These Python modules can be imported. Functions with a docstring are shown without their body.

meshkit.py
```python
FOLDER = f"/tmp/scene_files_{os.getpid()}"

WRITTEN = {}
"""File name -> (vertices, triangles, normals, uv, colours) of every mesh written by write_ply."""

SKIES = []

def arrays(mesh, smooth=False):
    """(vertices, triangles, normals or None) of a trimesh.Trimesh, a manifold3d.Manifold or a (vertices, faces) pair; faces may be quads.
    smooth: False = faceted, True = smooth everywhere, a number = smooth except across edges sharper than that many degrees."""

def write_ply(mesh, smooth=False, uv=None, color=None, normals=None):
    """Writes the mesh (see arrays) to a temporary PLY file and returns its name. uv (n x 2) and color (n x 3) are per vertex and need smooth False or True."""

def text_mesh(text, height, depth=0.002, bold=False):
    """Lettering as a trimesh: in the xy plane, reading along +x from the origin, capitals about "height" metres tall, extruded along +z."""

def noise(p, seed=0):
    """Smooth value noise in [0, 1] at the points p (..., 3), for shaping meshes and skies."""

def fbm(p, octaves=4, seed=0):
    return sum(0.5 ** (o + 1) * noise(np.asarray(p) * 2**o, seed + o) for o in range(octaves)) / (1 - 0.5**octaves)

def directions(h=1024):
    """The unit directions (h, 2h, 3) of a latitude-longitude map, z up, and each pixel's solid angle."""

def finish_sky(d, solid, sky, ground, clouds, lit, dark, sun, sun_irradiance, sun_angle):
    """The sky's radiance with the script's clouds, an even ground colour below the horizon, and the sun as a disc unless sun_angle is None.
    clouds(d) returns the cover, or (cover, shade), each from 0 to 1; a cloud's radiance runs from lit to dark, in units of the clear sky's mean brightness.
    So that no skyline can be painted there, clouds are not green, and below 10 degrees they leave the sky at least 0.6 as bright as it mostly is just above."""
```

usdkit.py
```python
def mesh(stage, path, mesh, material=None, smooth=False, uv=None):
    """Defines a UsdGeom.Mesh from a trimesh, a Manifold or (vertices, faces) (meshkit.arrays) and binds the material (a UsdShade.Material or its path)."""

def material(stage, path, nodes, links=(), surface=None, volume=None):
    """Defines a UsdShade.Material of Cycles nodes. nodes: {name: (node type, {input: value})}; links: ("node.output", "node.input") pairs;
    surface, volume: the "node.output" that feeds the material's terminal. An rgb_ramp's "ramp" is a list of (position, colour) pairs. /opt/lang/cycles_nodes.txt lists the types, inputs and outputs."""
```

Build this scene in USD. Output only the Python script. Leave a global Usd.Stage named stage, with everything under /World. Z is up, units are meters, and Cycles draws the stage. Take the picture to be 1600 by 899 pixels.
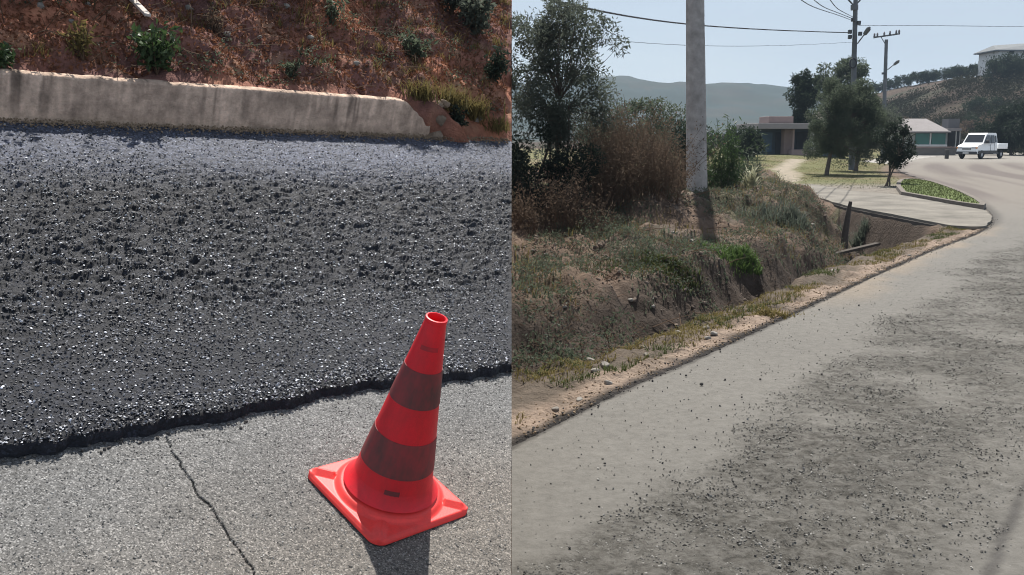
import math, random
import numpy as np
import trimesh
import meshkit, usdkit
from meshkit import fbm, noise
from pxr import Usd, UsdGeom, UsdLux, UsdShade, Gf, Sdf, Vt

stage = Usd.Stage.CreateInMemory()
UsdGeom.SetStageUpAxis(stage, UsdGeom.Tokens.z)
UsdGeom.SetStageMetersPerUnit(stage, 1.0)
world = UsdGeom.Xform.Define(stage, '/World')
stage.SetDefaultPrim(world.GetPrim())
LOOKS = '/World/Looks'
UsdGeom.Scope.Define(stage, LOOKS)

# ------------------------------------------------------------------ camera, sky, sun, exposure
EYE = np.array([0.0, 0.0, 1.7])
PITCH = 8.885
FOCAL = 1500.0                       # in pixels of the 1600 wide photograph
camera = UsdGeom.Camera.Define(stage, '/World/camera')
camera.AddTranslateOp().Set(Gf.Vec3d(*EYE.tolist()))
camera.AddRotateXOp().Set(90 - PITCH)
camera.CreateHorizontalApertureAttr(36.0)
camera.CreateVerticalApertureAttr(36.0 * 575 / 1024)
camera.CreateFocalLengthAttr(36.0 * FOCAL / 1600)
camera.CreateClippingRangeAttr(Gf.Vec2f(0.05, 6000))
camera.CreateExposureAttr(0.95)

SUN_ELEVATION, SUN_AZIMUTH = math.radians(61.5), math.radians(4.5)
sky_look = usdkit.material(stage, LOOKS + '/sky_look', {
    'sky': ('sky_texture', {'sky_type': 'single_scattering', 'sun_disc': False, 'sun_elevation': SUN_ELEVATION,
                            'sun_rotation': SUN_AZIMUTH, 'air_density': 1.0, 'aerosol_density': 2.2, 'ozone_density': 1.5}),
    'tc': ('texture_coordinate', {}),
    'map': ('mapping', {'scale': (1.0, 1.0, 3.2)}),
    'noise': ('noise_texture', {'scale': 2.1, 'detail': 5.0, 'roughness': 0.55}),
    'ramp': ('rgb_ramp', {'ramp': [(0.3, (0.5, 0.5, 0.5)), (0.75, (0.95, 0.95, 0.95))]}),
    'cloud': ('mix_color', {'b': (3.5, 4.0, 4.7), 'use_clamp': False}),
    'bg': ('background_shader', {'strength': 0.072})},
    [('tc.generated', 'map.vector'), ('map.vector', 'noise.vector'), ('noise.fac', 'ramp.fac'), ('ramp.color', 'cloud.fac'),
     ('sky.color', 'cloud.a'), ('cloud.result', 'bg.color')], surface='bg.background')
sky = UsdLux.DomeLight.Define(stage, '/World/sky')
UsdShade.MaterialBindingAPI.Apply(sky.GetPrim()).Bind(sky_look)
sky.GetPrim().SetCustomDataByKey('kind', 'structure')
sun = UsdLux.DistantLight.Define(stage, '/World/sun')
sun.CreateIntensityAttr(1.1)
sun.CreateAngleAttr(0.53)
sun.CreateNormalizeAttr(True)
sun.CreateColorAttr(Gf.Vec3f(1.0, 0.955, 0.89))
sun.AddRotateZOp().Set(-math.degrees(SUN_AZIMUTH))
sun.AddRotateXOp().Set(-(90 - math.degrees(SUN_ELEVATION)))

# ------------------------------------------------------------------ helpers
_cp, _sp = math.cos(math.radians(PITCH)), math.sin(math.radians(PITCH))

def direction(px, py):
    a, b = (px - 800) / FOCAL, (449.5 - py) / FOCAL
    return np.array([a, _cp + b * _sp, -_sp + b * _cp])

def at(px, py, y):
    """The point at ground distance y metres ahead that stands at a place of the photograph."""
    d = direction(px, py)
    return EYE + d * (y / d[1])

def on_ground(px, py, z=0.0):
    d = direction(px, py)
    return EYE + d * ((z - EYE[2]) / d[2])

used = {}
def numbered(path):
    n = used.get(path, -1) + 1
    used[path] = n
    return path if n == 0 else f'{path}_{n:03d}'

class Thing:
    def __init__(self, path, loc): self.path, self.loc = path, np.asarray(loc, float)

def tag(prim, label=None, category=None, group=None, kind=None):
    for k, v in (('label', label), ('category', category), ('group', group), ('kind', kind)):
        if v: prim.SetCustomDataByKey(k, v)

def thing(name, label, category, loc=(0, 0, 0), group=None):
    path = numbered('/World/' + name)
    x = UsdGeom.Xform.Define(stage, path)
    x.AddTranslateOp().Set(Gf.Vec3d(*map(float, loc)))
    tag(x.GetPrim(), label, category, group)
    return Thing(path, loc)

def obj(name, mesh, look, parent=None, smooth=False, **tags):
    """One Mesh prim; vertices are given in world metres, or relative to a Thing when it has local=True."""
    path = numbered((parent.path if parent else '/World') + '/' + name)
    local = tags.pop('local', False)
    v, f = (mesh.vertices, mesh.faces) if hasattr(mesh, 'vertices') else mesh
    v = np.asarray(v, float)
    if parent is not None and not local: v = v - parent.loc
    color = tags.pop('color', None); loose = tags.pop('loose', None)
    m = usdkit.mesh(stage, path, (v, f), look, smooth=smooth)
    if color is not None:
        UsdGeom.PrimvarsAPI(m).CreatePrimvar('tint', Sdf.ValueTypeNames.Color3fArray, 'vertex').Set(Vt.Vec3fArray.FromNumpy(np.asarray(color, np.float32)))
    if loose is not None:
        UsdGeom.PrimvarsAPI(m).CreatePrimvar('loose', Sdf.ValueTypeNames.FloatArray, 'vertex').Set(Vt.FloatArray.FromNumpy(np.asarray(loose, np.float32)))
    tag(m.GetPrim(), **tags)
    return Thing(path, parent.loc if parent is not None else (0, 0, 0))

def copy(source, loc, turn=0.0, scale=1.0, label=None, group=None, matrix=None):
    """A copy of a thing and its parts under the next number."""
    base = source.path
    was = stage.GetPrimAtPath(base).GetCustomData()
    path = numbered(base)
    x = UsdGeom.Xform.Define(stage, path)
    x.GetPrim().GetReferences().AddInternalReference(base)
    x.ClearXformOpOrder()
    if matrix is not None:
        x.AddTransformOp(UsdGeom.XformOp.PrecisionDouble, 'place').Set(Gf.Matrix4d(*np.asarray(matrix, float).T.ravel().tolist()))
    else:
        x.AddTranslateOp(UsdGeom.XformOp.PrecisionDouble, 'place').Set(Gf.Vec3d(*map(float, loc)))
        x.AddRotateZOp(UsdGeom.XformOp.PrecisionDouble, 'turn').Set(float(turn))
        s = scale if np.ndim(scale) else (scale,) * 3
        x.AddScaleOp(UsdGeom.XformOp.PrecisionDouble, 'size').Set(Gf.Vec3d(*map(float, s)))
    tag(x.GetPrim(), label or was.get('label'), was.get('category'), group or was.get('group'))
    x.GetPrim().SetInstanceable(True)
    return Thing(path, loc)

def join(parts):
    vs, fs, n = [], [], 0
    for p in parts:
        v, f = (p.vertices, p.faces) if hasattr(p, 'vertices') else p
        vs.append(np.asarray(v, float)); fs.append(np.asarray(f, int) + n); n += len(v)
    return np.vstack(vs), np.vstack(fs)

def box(x0, x1, y0, y1, z0, z1, bevel=0.0):
    b = trimesh.creation.box(bounds=[[x0, y0, z0], [x1, y1, z1]])
    if bevel:
        import manifold3d
        r = bevel
        pts = [[x, y, z] for x in (x0 + r, x1 - r) for y in (y0 + r, y1 - r) for z in (z0 + r, z1 - r)]
        ball = trimesh.creation.icosphere(1, r).vertices
        h = trimesh.convex.convex_hull(np.vstack([ball + p for p in pts]))
        return h.vertices, h.faces
    return np.array(b.vertices), np.array(b.faces)

def tube(points, radii, sides=7, cap=True):
    p = np.asarray(points, float)
    r = np.broadcast_to(np.asarray(radii, float), (len(p),))
    t = np.gradient(p, axis=0); t /= np.linalg.norm(t, axis=1, keepdims=True) + 1e-12
    up = np.array([0, 0, 1.0]) if abs(t[0, 2]) < 0.9 else np.array([1.0, 0, 0])
    rings = []
    a = np.linspace(0, 2 * np.pi, sides, endpoint=False)
    for i in range(len(p)):
        u = np.cross(t[i], up); u /= np.linalg.norm(u) + 1e-12
        w = np.cross(t[i], u)
        up = np.cross(u, t[i])
        rings.append(p[i] + r[i] * (np.cos(a)[:, None] * u + np.sin(a)[:, None] * w))
    v = np.vstack(rings)
    f = []
    for i in range(len(p) - 1):
        for k in range(sides):
            q, s = i * sides + k, i * sides + (k + 1) % sides
            f += [[q, q + sides, s], [s, q + sides, s + sides]]
    if cap:
        v = np.vstack([v, p[:1], p[-1:]])
        n = len(p) * sides
        for k in range(sides):
            f += [[n, k, (k + 1) % sides], [n + 1, n - sides + (k + 1) % sides, n - sides + k]]
    return v, np.array(f)

def grid_faces(rows, cols):
    i = np.arange(rows * cols).reshape(rows, cols)
    a, b, c, d = i[:-1, :-1].ravel(), i[:-1, 1:].ravel(), i[1:, 1:].ravel(), i[1:, :-1].ravel()
    return np.vstack([np.c_[a, b, c], np.c_[a, c, d]])

def smoothstep(x, a, b):
    t = np.clip((np.asarray(x, float) - a) / (b - a), 0, 1)
    return t * t * (3 - 2 * t)

def leaves(centres, length, width, rng, droop=0.0, outward=None, fold=0.25):
    """Small folded diamond leaves, four triangles' worth of corners each, turned every way."""
    n = len(centres)
    d = rng.normal(size=(n, 3))
    if outward is not None: d = d * 0.7 + outward
    d[:, 2] -= droop
    d /= np.linalg.norm(d, axis=1, keepdims=True) + 1e-9
    s = np.cross(d, rng.normal(size=(n, 3))); s /= np.linalg.norm(s, axis=1, keepdims=True) + 1e-9
    nn = np.cross(d, s)
    L = length * rng.uniform(0.6, 1.35, (n, 1)); W = width * rng.uniform(0.7, 1.3, (n, 1))
    c = np.asarray(centres)
    v = np.stack([c, c + d * L * 0.5 + s * W * 0.5 + nn * W * fold, c + d * L, c + d * L * 0.5 - s * W * 0.5 + nn * W * fold], 1).reshape(-1, 3)
    k = np.arange(n)[:, None] * 4
    f = np.vstack([k + [0, 1, 2], k + [0, 2, 3]])
    return v, f

def blades(roots, height, width, rng, lean=0.35, up=(0, 0, 1)):
    """Grass blades: bent strips of two quads and a tip."""
    n = len(roots)
    up = np.asarray(up, float)
    az = rng.uniform(0, 2 * np.pi, n)
    side = np.stack([np.cos(az), np.sin(az), np.zeros(n)], 1)
    out = np.stack([-np.sin(az), np.cos(az), np.zeros(n)], 1)
    h = height * rng.uniform(0.5, 1.3, (n, 1)); w = width * rng.uniform(0.6, 1.3, (n, 1))
    ln = lean * rng.uniform(0.1, 1.6, (n, 1))
    p0 = np.asarray(roots); p1 = p0 + up * h * 0.55 + out * h * ln * 0.35; p2 = p0 + up * h * (1 - 0.3 * ln) + out * h * ln
    v = np.stack([p0 - side * w / 2, p0 + side * w / 2, p1 - side * w * 0.4, p1 + side * w * 0.4, p2], 1).reshape(-1, 3)
    k = np.arange(n)[:, None] * 5
    f = np.vstack([k + [0, 1, 3], k + [0, 3, 2], k + [2, 3, 4]])
    return v, f

def rock_mesh(seed, flat=0.65, detail=1):
    rng = np.random.default_rng(seed)
    b = trimesh.creation.icosphere(detail)
    v = np.array(b.vertices)
    for _ in range(7):
        n = rng.normal(size=3); n /= np.linalg.norm(n)
        dlim = rng.uniform(0.55, 0.9)
        h = v @ n
        v -= np.clip(h - dlim, 0, None)[:, None] * n
    v *= np.array([1, rng.uniform(0.6, 0.95), flat])
    v *= 1 + 0.12 * (noise(v * 2.3 + seed * 7.1)[:, None] - 0.5)
    return v, np.array(b.faces)

# ------------------------------------------------------------------ materials
def look(name, color, rough=0.9, scale=6.0, vary=0.35, bump=0.0, bump_scale=60.0, bump_distance=0.01, spec=0.3, color2=None, metallic=0.0, detail=6.0, extra=None):
    c = np.asarray(color, float)
    c2 = np.asarray(color2, float) if color2 is not None else c * (1 - vary)
    nodes = {'tc': ('geometry', {}), 'n': ('noise_texture', {'scale': scale, 'detail': detail, 'roughness': 0.62}),
             'r': ('rgb_ramp', {'ramp': [(0.3, tuple(c2)), (0.7, tuple(c))]}),
             'p': ('principled_bsdf', {'roughness': rough, 'specular_ior_level': spec, 'metallic': metallic})}
    links = [('tc.position', 'n.vector'), ('n.fac', 'r.fac'), ('r.color', 'p.base_color')]
    if bump:
        nodes['bn'] = ('noise_texture', {'scale': bump_scale, 'detail': 5.0, 'roughness': 0.65})
        nodes['b'] = ('bump', {'strength': bump, 'distance': bump_distance})
        links += [('tc.position', 'bn.vector'), ('bn.fac', 'b.height'), ('b.normal', 'p.normal')]
    return usdkit.material(stage, f'{LOOKS}/{name}', nodes, links, surface='p.BSDF')

def tinted(name, rough=0.95, scale=9.0, contrast=0.45, bump=0.7, bump_scale=22.0, bump_distance=0.03, spec=0.2, speck=None):
    """Takes its base colour from the mesh's own tint, broken up by noise at two sizes."""
    nodes = {'g': ('geometry', {}), 'a': ('attribute', {'attribute': 'tint'}),
             'n': ('noise_texture', {'scale': scale, 'detail': 8.0, 'roughness': 0.7}),
             'r': ('rgb_ramp', {'ramp': [(0.25, (1 - contrast,) * 3), (0.75, (1 + contrast,) * 3)]}),
             'm': ('mix_color', {'blend_type': 'multiply', 'fac': 1.0, 'use_clamp': False}),
             'bn': ('noise_texture', {'scale': bump_scale, 'detail': 8.0, 'roughness': 0.68}),
             'b': ('bump', {'strength': bump, 'distance': bump_distance}),
             'p': ('principled_bsdf', {'roughness': rough, 'specular_ior_level': spec})}
    links = [('g.position', 'n.vector'), ('n.fac', 'r.fac'), ('a.color', 'm.a'), ('r.color', 'm.b'),
             ('g.position', 'bn.vector'), ('bn.fac', 'b.height'), ('b.normal', 'p.normal')]
    out = 'm.result'
    if speck:
        sc, lo, hi = speck
        nodes['v'] = ('voronoi_texture', {'scale': sc})
        nodes['vs'] = ('separate_color', {})
        nodes['vr'] = ('rgb_ramp', {'ramp': [(0.0, (lo,) * 3), (0.45, (0.9,) * 3), (0.8, (1.05,) * 3), (1.0, (hi,) * 3)]})
        nodes['vm'] = ('mix_color', {'blend_type': 'multiply', 'fac': 1.0, 'use_clamp': False})
        links += [('g.position', 'v.vector'), ('v.color', 'vs.color'), ('vs.r', 'vr.fac'), (out, 'vm.a'), ('vr.color', 'vm.b')]
        out = 'vm.result'
    links.append((out, 'p.base_color'))
    return usdkit.material(stage, f'{LOOKS}/{name}', nodes, links, surface='p.BSDF')

def leaf_look(name, dark, light, through=0.3, rough=0.55, spec=0.25):
    nodes = {'g': ('geometry', {}), 'r': ('rgb_ramp', {'ramp': [(0.0, dark), (0.6, tuple((np.array(dark) + light) / 2)), (1.0, light)]}),
             'p': ('principled_bsdf', {'roughness': rough, 'specular_ior_level': spec}), 't': ('translucent_bsdf', {}), 'x': ('mix_closure', {'fac': through})}
    links = [('g.random_per_island', 'r.fac'), ('r.color', 'p.base_color'), ('r.color', 't.color'), ('p.BSDF', 'x.closure1'), ('t.BSDF', 'x.closure2')]
    return usdkit.material(stage, f'{LOOKS}/{name}', nodes, links, surface='x.closure')

fresh_look = tinted('fresh_asphalt_look', rough=0.62, scale=26, contrast=0.5, bump=0.9, bump_scale=130, bump_distance=0.012, spec=0.3, speck=(110, 0.5, 2.2))
old_look = tinted('old_asphalt_look', rough=0.72, scale=5, contrast=0.14, bump=0.8, bump_scale=150, bump_distance=0.006, spec=0.3, speck=(230, 0.35, 2.3))
soil_look = tinted('red_soil_look', rough=0.95, scale=7, contrast=0.5, bump=1.0, bump_scale=24, bump_distance=0.05)
ground_look = tinted('ground_look', rough=0.95, scale=3.0, contrast=0.42, bump=1.0, bump_scale=16, bump_distance=0.09)
road_look = usdkit.material(stage, LOOKS + '/road_look', {
    'g': ('geometry', {}), 'a': ('attribute', {'attribute': 'tint'}), 'k': ('attribute', {'attribute': 'loose'}),
    'n': ('noise_texture', {'scale': 7.0, 'detail': 8.0, 'roughness': 0.7}), 'r': ('rgb_ramp', {'ramp': [(0.25, (0.91,) * 3), (0.75, (1.09,) * 3)]}),
    'm': ('mix_color', {'blend_type': 'multiply', 'fac': 1.0, 'use_clamp': False}),
    'n2': ('noise_texture', {'scale': 15.0, 'detail': 9.0, 'roughness': 0.82}), 'r2': ('rgb_ramp', {'ramp': [(0.38, (0.22, 0.21, 0.195)), (0.48, (0.66, 0.65, 0.62)), (0.56, (1.0, 1.0, 1.0)), (0.70, (1.28, 1.27, 1.24))]}),
    'm2': ('mix_color', {'blend_type': 'multiply', 'use_clamp': False}),
    'bh': ('math', {'math_type': 'multiply'}), 'ba': ('math', {'math_type': 'multiply_add', 'value2': 0.9, 'value3': 0.12}),
    'b': ('bump', {'strength': 0.9, 'distance': 0.03}), 'p': ('principled_bsdf', {'roughness': 0.85, 'specular_ior_level': 0.25})},
    [('g.position', 'n.vector'), ('n.fac', 'r.fac'), ('a.color', 'm.a'), ('r.color', 'm.b'), ('g.position', 'n2.vector'), ('n2.fac', 'r2.fac'), ('m.result', 'm2.a'), ('r2.color', 'm2.b'),
     ('k.fac', 'm2.fac'), ('m2.result', 'p.base_color'), ('k.fac', 'ba.value1'), ('n2.fac', 'bh.value1'), ('ba.value', 'bh.value2'), ('bh.value', 'b.height'), ('b.normal', 'p.normal')], surface='p.BSDF')
wall_look = tinted('wall_look', rough=0.9, scale=11.0, contrast=0.5, bump=0.9, bump_scale=34, bump_distance=0.02)
concrete_look = look('pole_concrete_look', (0.36, 0.34, 0.32), 0.9, 5.0, 0.45, 0.6, 30, 0.015)
far_pole_look = look('far_pole_look', (0.12, 0.13, 0.14), 0.85, 3.0, 0.3)
metal_look = look('dark_metal_look', (0.09, 0.095, 0.1), 0.5, 8.0, 0.3, metallic=0.6)
cable_look = look('cable_look', (0.035, 0.035, 0.04), 0.6, 4.0, 0.2)
insulator_look = look('insulator_look', (0.16, 0.15, 0.16), 0.3, 8.0, 0.2, spec=0.5)
bark_look = look('bark_look', (0.12, 0.095, 0.075), 0.95, 14.0, 0.5, 0.6, 60, 0.01)
dark_wood_look = look('dark_wood_look', (0.07, 0.058, 0.048), 0.9, 20.0, 0.4, 0.5, 70, 0.005)
pale_wood_look = look('pale_wood_look', (0.58, 0.52, 0.47), 0.85, 18.0, 0.35, 0.3, 60, 0.004)
stone_look = look('pale_stone_look', (0.25, 0.23, 0.205), 0.9, 22.0, 0.4, 0.5, 60, 0.006)
sand_stone_look = look('sand_stone_look', (0.30, 0.22, 0.145), 0.95, 40.0, 0.5)
dark_stone_look = look('dark_stone_look', (0.075, 0.07, 0.065), 0.9, 30.0, 0.4)
chip_look = look('chipping_look', (0.075, 0.077, 0.082), 0.38, 60.0, 0.75, spec=0.5)
bright_chip_look = look('bright_chipping_look', (0.34, 0.34, 0.35), 0.35, 60.0, 0.4, spec=0.6)
dry_twig_look = leaf_look('dry_twig_look', (0.12, 0.08, 0.055), (0.48, 0.37, 0.26), 0.1, 0.85, 0.1)
litter_look = leaf_look('leaf_litter_look', (0.20, 0.09, 0.05), (0.55, 0.30, 0.17), 0.25, 0.8, 0.15)
brush_look = leaf_look('brown_brush_look', (0.12, 0.088, 0.064), (0.30, 0.22, 0.16), 0.4, 0.85, 0.1)
olive_look = leaf_look('olive_leaf_look', (0.08, 0.10, 0.066), (0.225, 0.245, 0.165), 0.52, 0.6, 0.25)
grey_leaf_look = leaf_look('grey_leaf_look', (0.085, 0.10, 0.078), (0.25, 0.27, 0.21), 0.55, 0.65, 0.25)
dark_leaf_look = leaf_look('dark_leaf_look', (0.025, 0.036, 0.024), (0.085, 0.095, 0.06), 0.4, 0.6, 0.2)
green_leaf_look = leaf_look('green_leaf_look', (0.05, 0.085, 0.03), (0.17, 0.21, 0.09), 0.35, 0.45, 0.35)
lush_grass_look = leaf_look('lush_grass_look', (0.08, 0.13, 0.035), (0.21, 0.28, 0.085), 0.4, 0.6, 0.2)
island_grass_look = leaf_look('island_grass_look', (0.065, 0.08, 0.026), (0.15, 0.155, 0.062), 0.35, 0.7, 0.15)
dry_grass_look = leaf_look('dry_grass_look', (0.16, 0.13, 0.05), (0.34, 0.28, 0.13), 0.35, 0.8, 0.1)
pale_leaf_look = leaf_look('pale_leaf_look', (0.3, 0.3, 0.2), (0.52, 0.5, 0.36), 0.3, 0.6, 0.2)
far_leaf_look = leaf_look('far_leaf_look', (0.032, 0.045, 0.026), (0.10, 0.115, 0.065), 0.35, 0.7, 0.15)

# ================================================================== THE LEFT PLACE: a road cut into a tilted hillside
ORIGIN = np.array([0.0, 4.305, 0.623])
U = np.array([1.57552, 1.46904, -0.09056]); U /= np.linalg.norm(U)     # along the road
N = np.array([0.27100, -0.23307, 0.93394]); N /= np.linalg.norm(N)     # out of the road
U -= N * (U @ N); U /= np.linalg.norm(U)
V = np.cross(N, U)                                                     # up the slope
SEAM = -0.0015

def slope(u, v, w=0.0):
    u, v, w = np.broadcast_arrays(np.asarray(u, float), np.asarray(v, float), np.asarray(w, float))
    return ORIGIN + u[..., None] * U + v[..., None] * V + w[..., None] * N

def seam_u(v, w=0.0): return (SEAM - ORIGIN[0] - v * V[0] - w * N[0]) / U[0]

def slope_at(px, py, w=0.0):
    d = direction(px, py)
    o = ORIGIN + N * w
    p = EYE + d * (((o - EYE) @ N) / (d @ N))
    q = p - ORIGIN
    return np.array([q @ U, q @ V])

def clamp_seam(p):
    """Ends a sheet of the slope at its cut side: points past it slide back along the road."""
    k = np.clip((p[..., 0] - SEAM) / U[0], 0, None)
    return p - k[..., None] * U

def wall_v(u): return 3.07 + 0.037 * np.asarray(u, float)

def edge_v(u):
    u = np.asarray(u, float)
    q = np.stack([u * 5.0, np.zeros_like(u) + 3.3, np.zeros_like(u)], -1)
    return 0.02 + 0.10 * (fbm(q * 0.5, 3) - 0.5) + 0.045 * (fbm(q * 4.0, 3, 5) - 0.5)

# old asphalt with its open crack
crack_px = [(258, 684), (268, 706), (286, 733), (298, 748), (308, 770), (328, 790), (345, 816), (362, 842), (380, 868), (398, 894), (412, 925)]
crack = np.array([slope_at(*p) for p in crack_px])
vs = np.linspace(-1.55, 0.10, 400)
U0 = -3.3
t = np.linspace(0, 1, 880)
vv = np.repeat(vs[:, None], len(t), 1)
uu = U0 + (seam_u(vv) + 0.03 - U0) * t[None, :]
q = np.stack([uu, vv, 0 * uu], -1)
jit = (fbm(q * 16, 4, 3)[..., None] - 0.5) * 0.018
def polyline_distance(px, py, line):
    best = np.full(px.shape, 1e9); along = np.zeros(px.shape); sgn = np.ones(px.shape); acc = 0.0
    for a, b in zip(line[:-1], line[1:]):
        d = b - a; L = math.hypot(*d)
        k = np.clip(((px - a[0]) * d[0] + (py - a[1]) * d[1]) / L ** 2, 0, 1)
        dx, dy = px - a[0] - k * d[0], py - a[1] - k * d[1]
        dist = np.hypot(dx, dy); m = dist < best
        best = np.where(m, dist, best); along = np.where(m, acc + k * L, along)
        sgn = np.where(m, np.sign(d[0] * dy - d[1] * dx), sgn)
        acc += L
    return best, along, sgn
cd, ca, _ = polyline_distance(uu + jit[..., 0], vv + (fbm(q * 16, 4, 9) - 0.5) * 0.018, crack)
total = ca.max()
width = 0.0016 * (1.25 - 0.75 * ca / total) * (0.65 + 0.8 * fbm(np.stack([ca * 14, 0 * ca, 0 * ca], -1), 2))
ww = (fbm(q * 1.3, 3, 1) - 0.5) * 0.02 + (fbm(q * 60, 2, 2) - 0.5) * 0.006
ww -= 0.035 * np.clip(1 - cd / np.maximum(width, 1e-4), 0, 1) ** 0.6 * (cd < width)
P = clamp_seam(slope(uu, vv, ww))
warm = smoothstep(-vv + 0.25 * fbm(q * 1.5, 3, 8) * 2, 0.2, 1.2)[..., None]
tone = np.array([0.124, 0.123, 0.121]) * (1 - warm) + np.array([0.142, 0.127, 0.110]) * warm
tone = tone * (0.85 + 0.3 * fbm(q * 2.2, 4, 12))[..., None]
tone = np.where((cd < width * 0.85)[..., None], tone * 0.35, tone)      # dirt that has settled in the crack
obj('old_asphalt', (P.reshape(-1, 3), grid_faces(*uu.shape)), old_look, smooth=True, color=tone.reshape(-1, 3),
    label='worn grey old asphalt with a thin crack, beneath the traffic cone', kind='structure')
old_line = P[:, -1].copy()

# fresh asphalt, a rough black layer 5 cm thick
rows = 400
s = np.concatenate([[0, 0, 0, 0], np.linspace(0.012, 1, rows)])
t = np.linspace(0, 1, 560)
lift = [0.0, 0.018, 0.034, 0.042]; set_back = [0.0, 0.004, 0.010, 0.020]
uu = np.zeros((len(s), len(t))); vv = uu.copy(); ww = uu.copy()
for i, k in enumerate(s):
    v_mid = k * 3.16
    u_end = seam_u(v_mid, 0.0) + 0.10
    u = U0 + (u_end - U0) * t
    e = edge_v(u)
    v1 = wall_v(u) - 0.02
    uu[i] = u
    vv[i] = e + set_back[i] if i < 4 else e + 0.028 + k * (v1 - e - 0.028)
    ww[i] = lift[i] if i < 4 else 0.046
q = np.stack([uu, vv, 0 * uu], -1)
rough = smoothstep(vv + 0.5 * (fbm(q * 0.9, 3, 6) - 0.5), 0.45, 1.0) * (1 - 0.75 * smoothstep(vv, 2.0, 2.75))
wob = q + 0.02 * np.stack([fbm(q * 30, 2, 41), fbm(q * 30, 2, 42), 0 * uu], -1)
lump = fbm(wob * np.array([17, 36, 1]), 3, 21) - 0.5
pits = np.clip(fbm(wob * np.array([22, 36, 1]), 3, 31) - 0.50, 0, 1)
grain = fbm(q * 75, 2, 25) - 0.5
dw = (0.008 + 0.036 * rough) * lump - 0.035 * rough * pits + (0.006 + 0.010 * rough) * grain + 0.02 * (fbm(q * 1.2, 3, 27) - 0.5)
ww = ww + np.where(np.arange(len(s))[:, None] < 4, dw * 0.35 * (np.arange(len(s))[:, None] > 0), dw)
vv = vv + np.where((np.arange(len(s))[:, None] < 4), 0.012 * (fbm(np.stack([uu * 40, ww * 60, 0 * uu], -1), 2, 17) - 0.5), 0)
P = clamp_seam(slope(uu, vv, ww))
tone = np.array([0.012, 0.0135, 0.019]) * (0.7 + 0.6 * fbm(q * 1.6, 4, 14))[..., None]
tone = tone * (1 + 4.6 * smoothstep(vv + 0.5 * (fbm(q * 1.1, 3, 161) - 0.5), 1.9, 2.7))[..., None] * (1 + 0.25 * (1 - smoothstep(vv, 0.1, 0.8)) * smoothstep(vv, 0.06, 0.14))[..., None]
obj('fresh_asphalt', (P.reshape(-1, 3), grid_faces(*uu.shape)), fresh_look, smooth=True, color=tone.reshape(-1, 3),
    label='fresh black asphalt layer with a ragged edge', kind='structure')
fresh_line = P[:, -1].copy()
FRESH = (uu, vv, ww, np.clip((lump + 0.07) * 9, 0.28, 1) * rough + (1 - rough))

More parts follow.
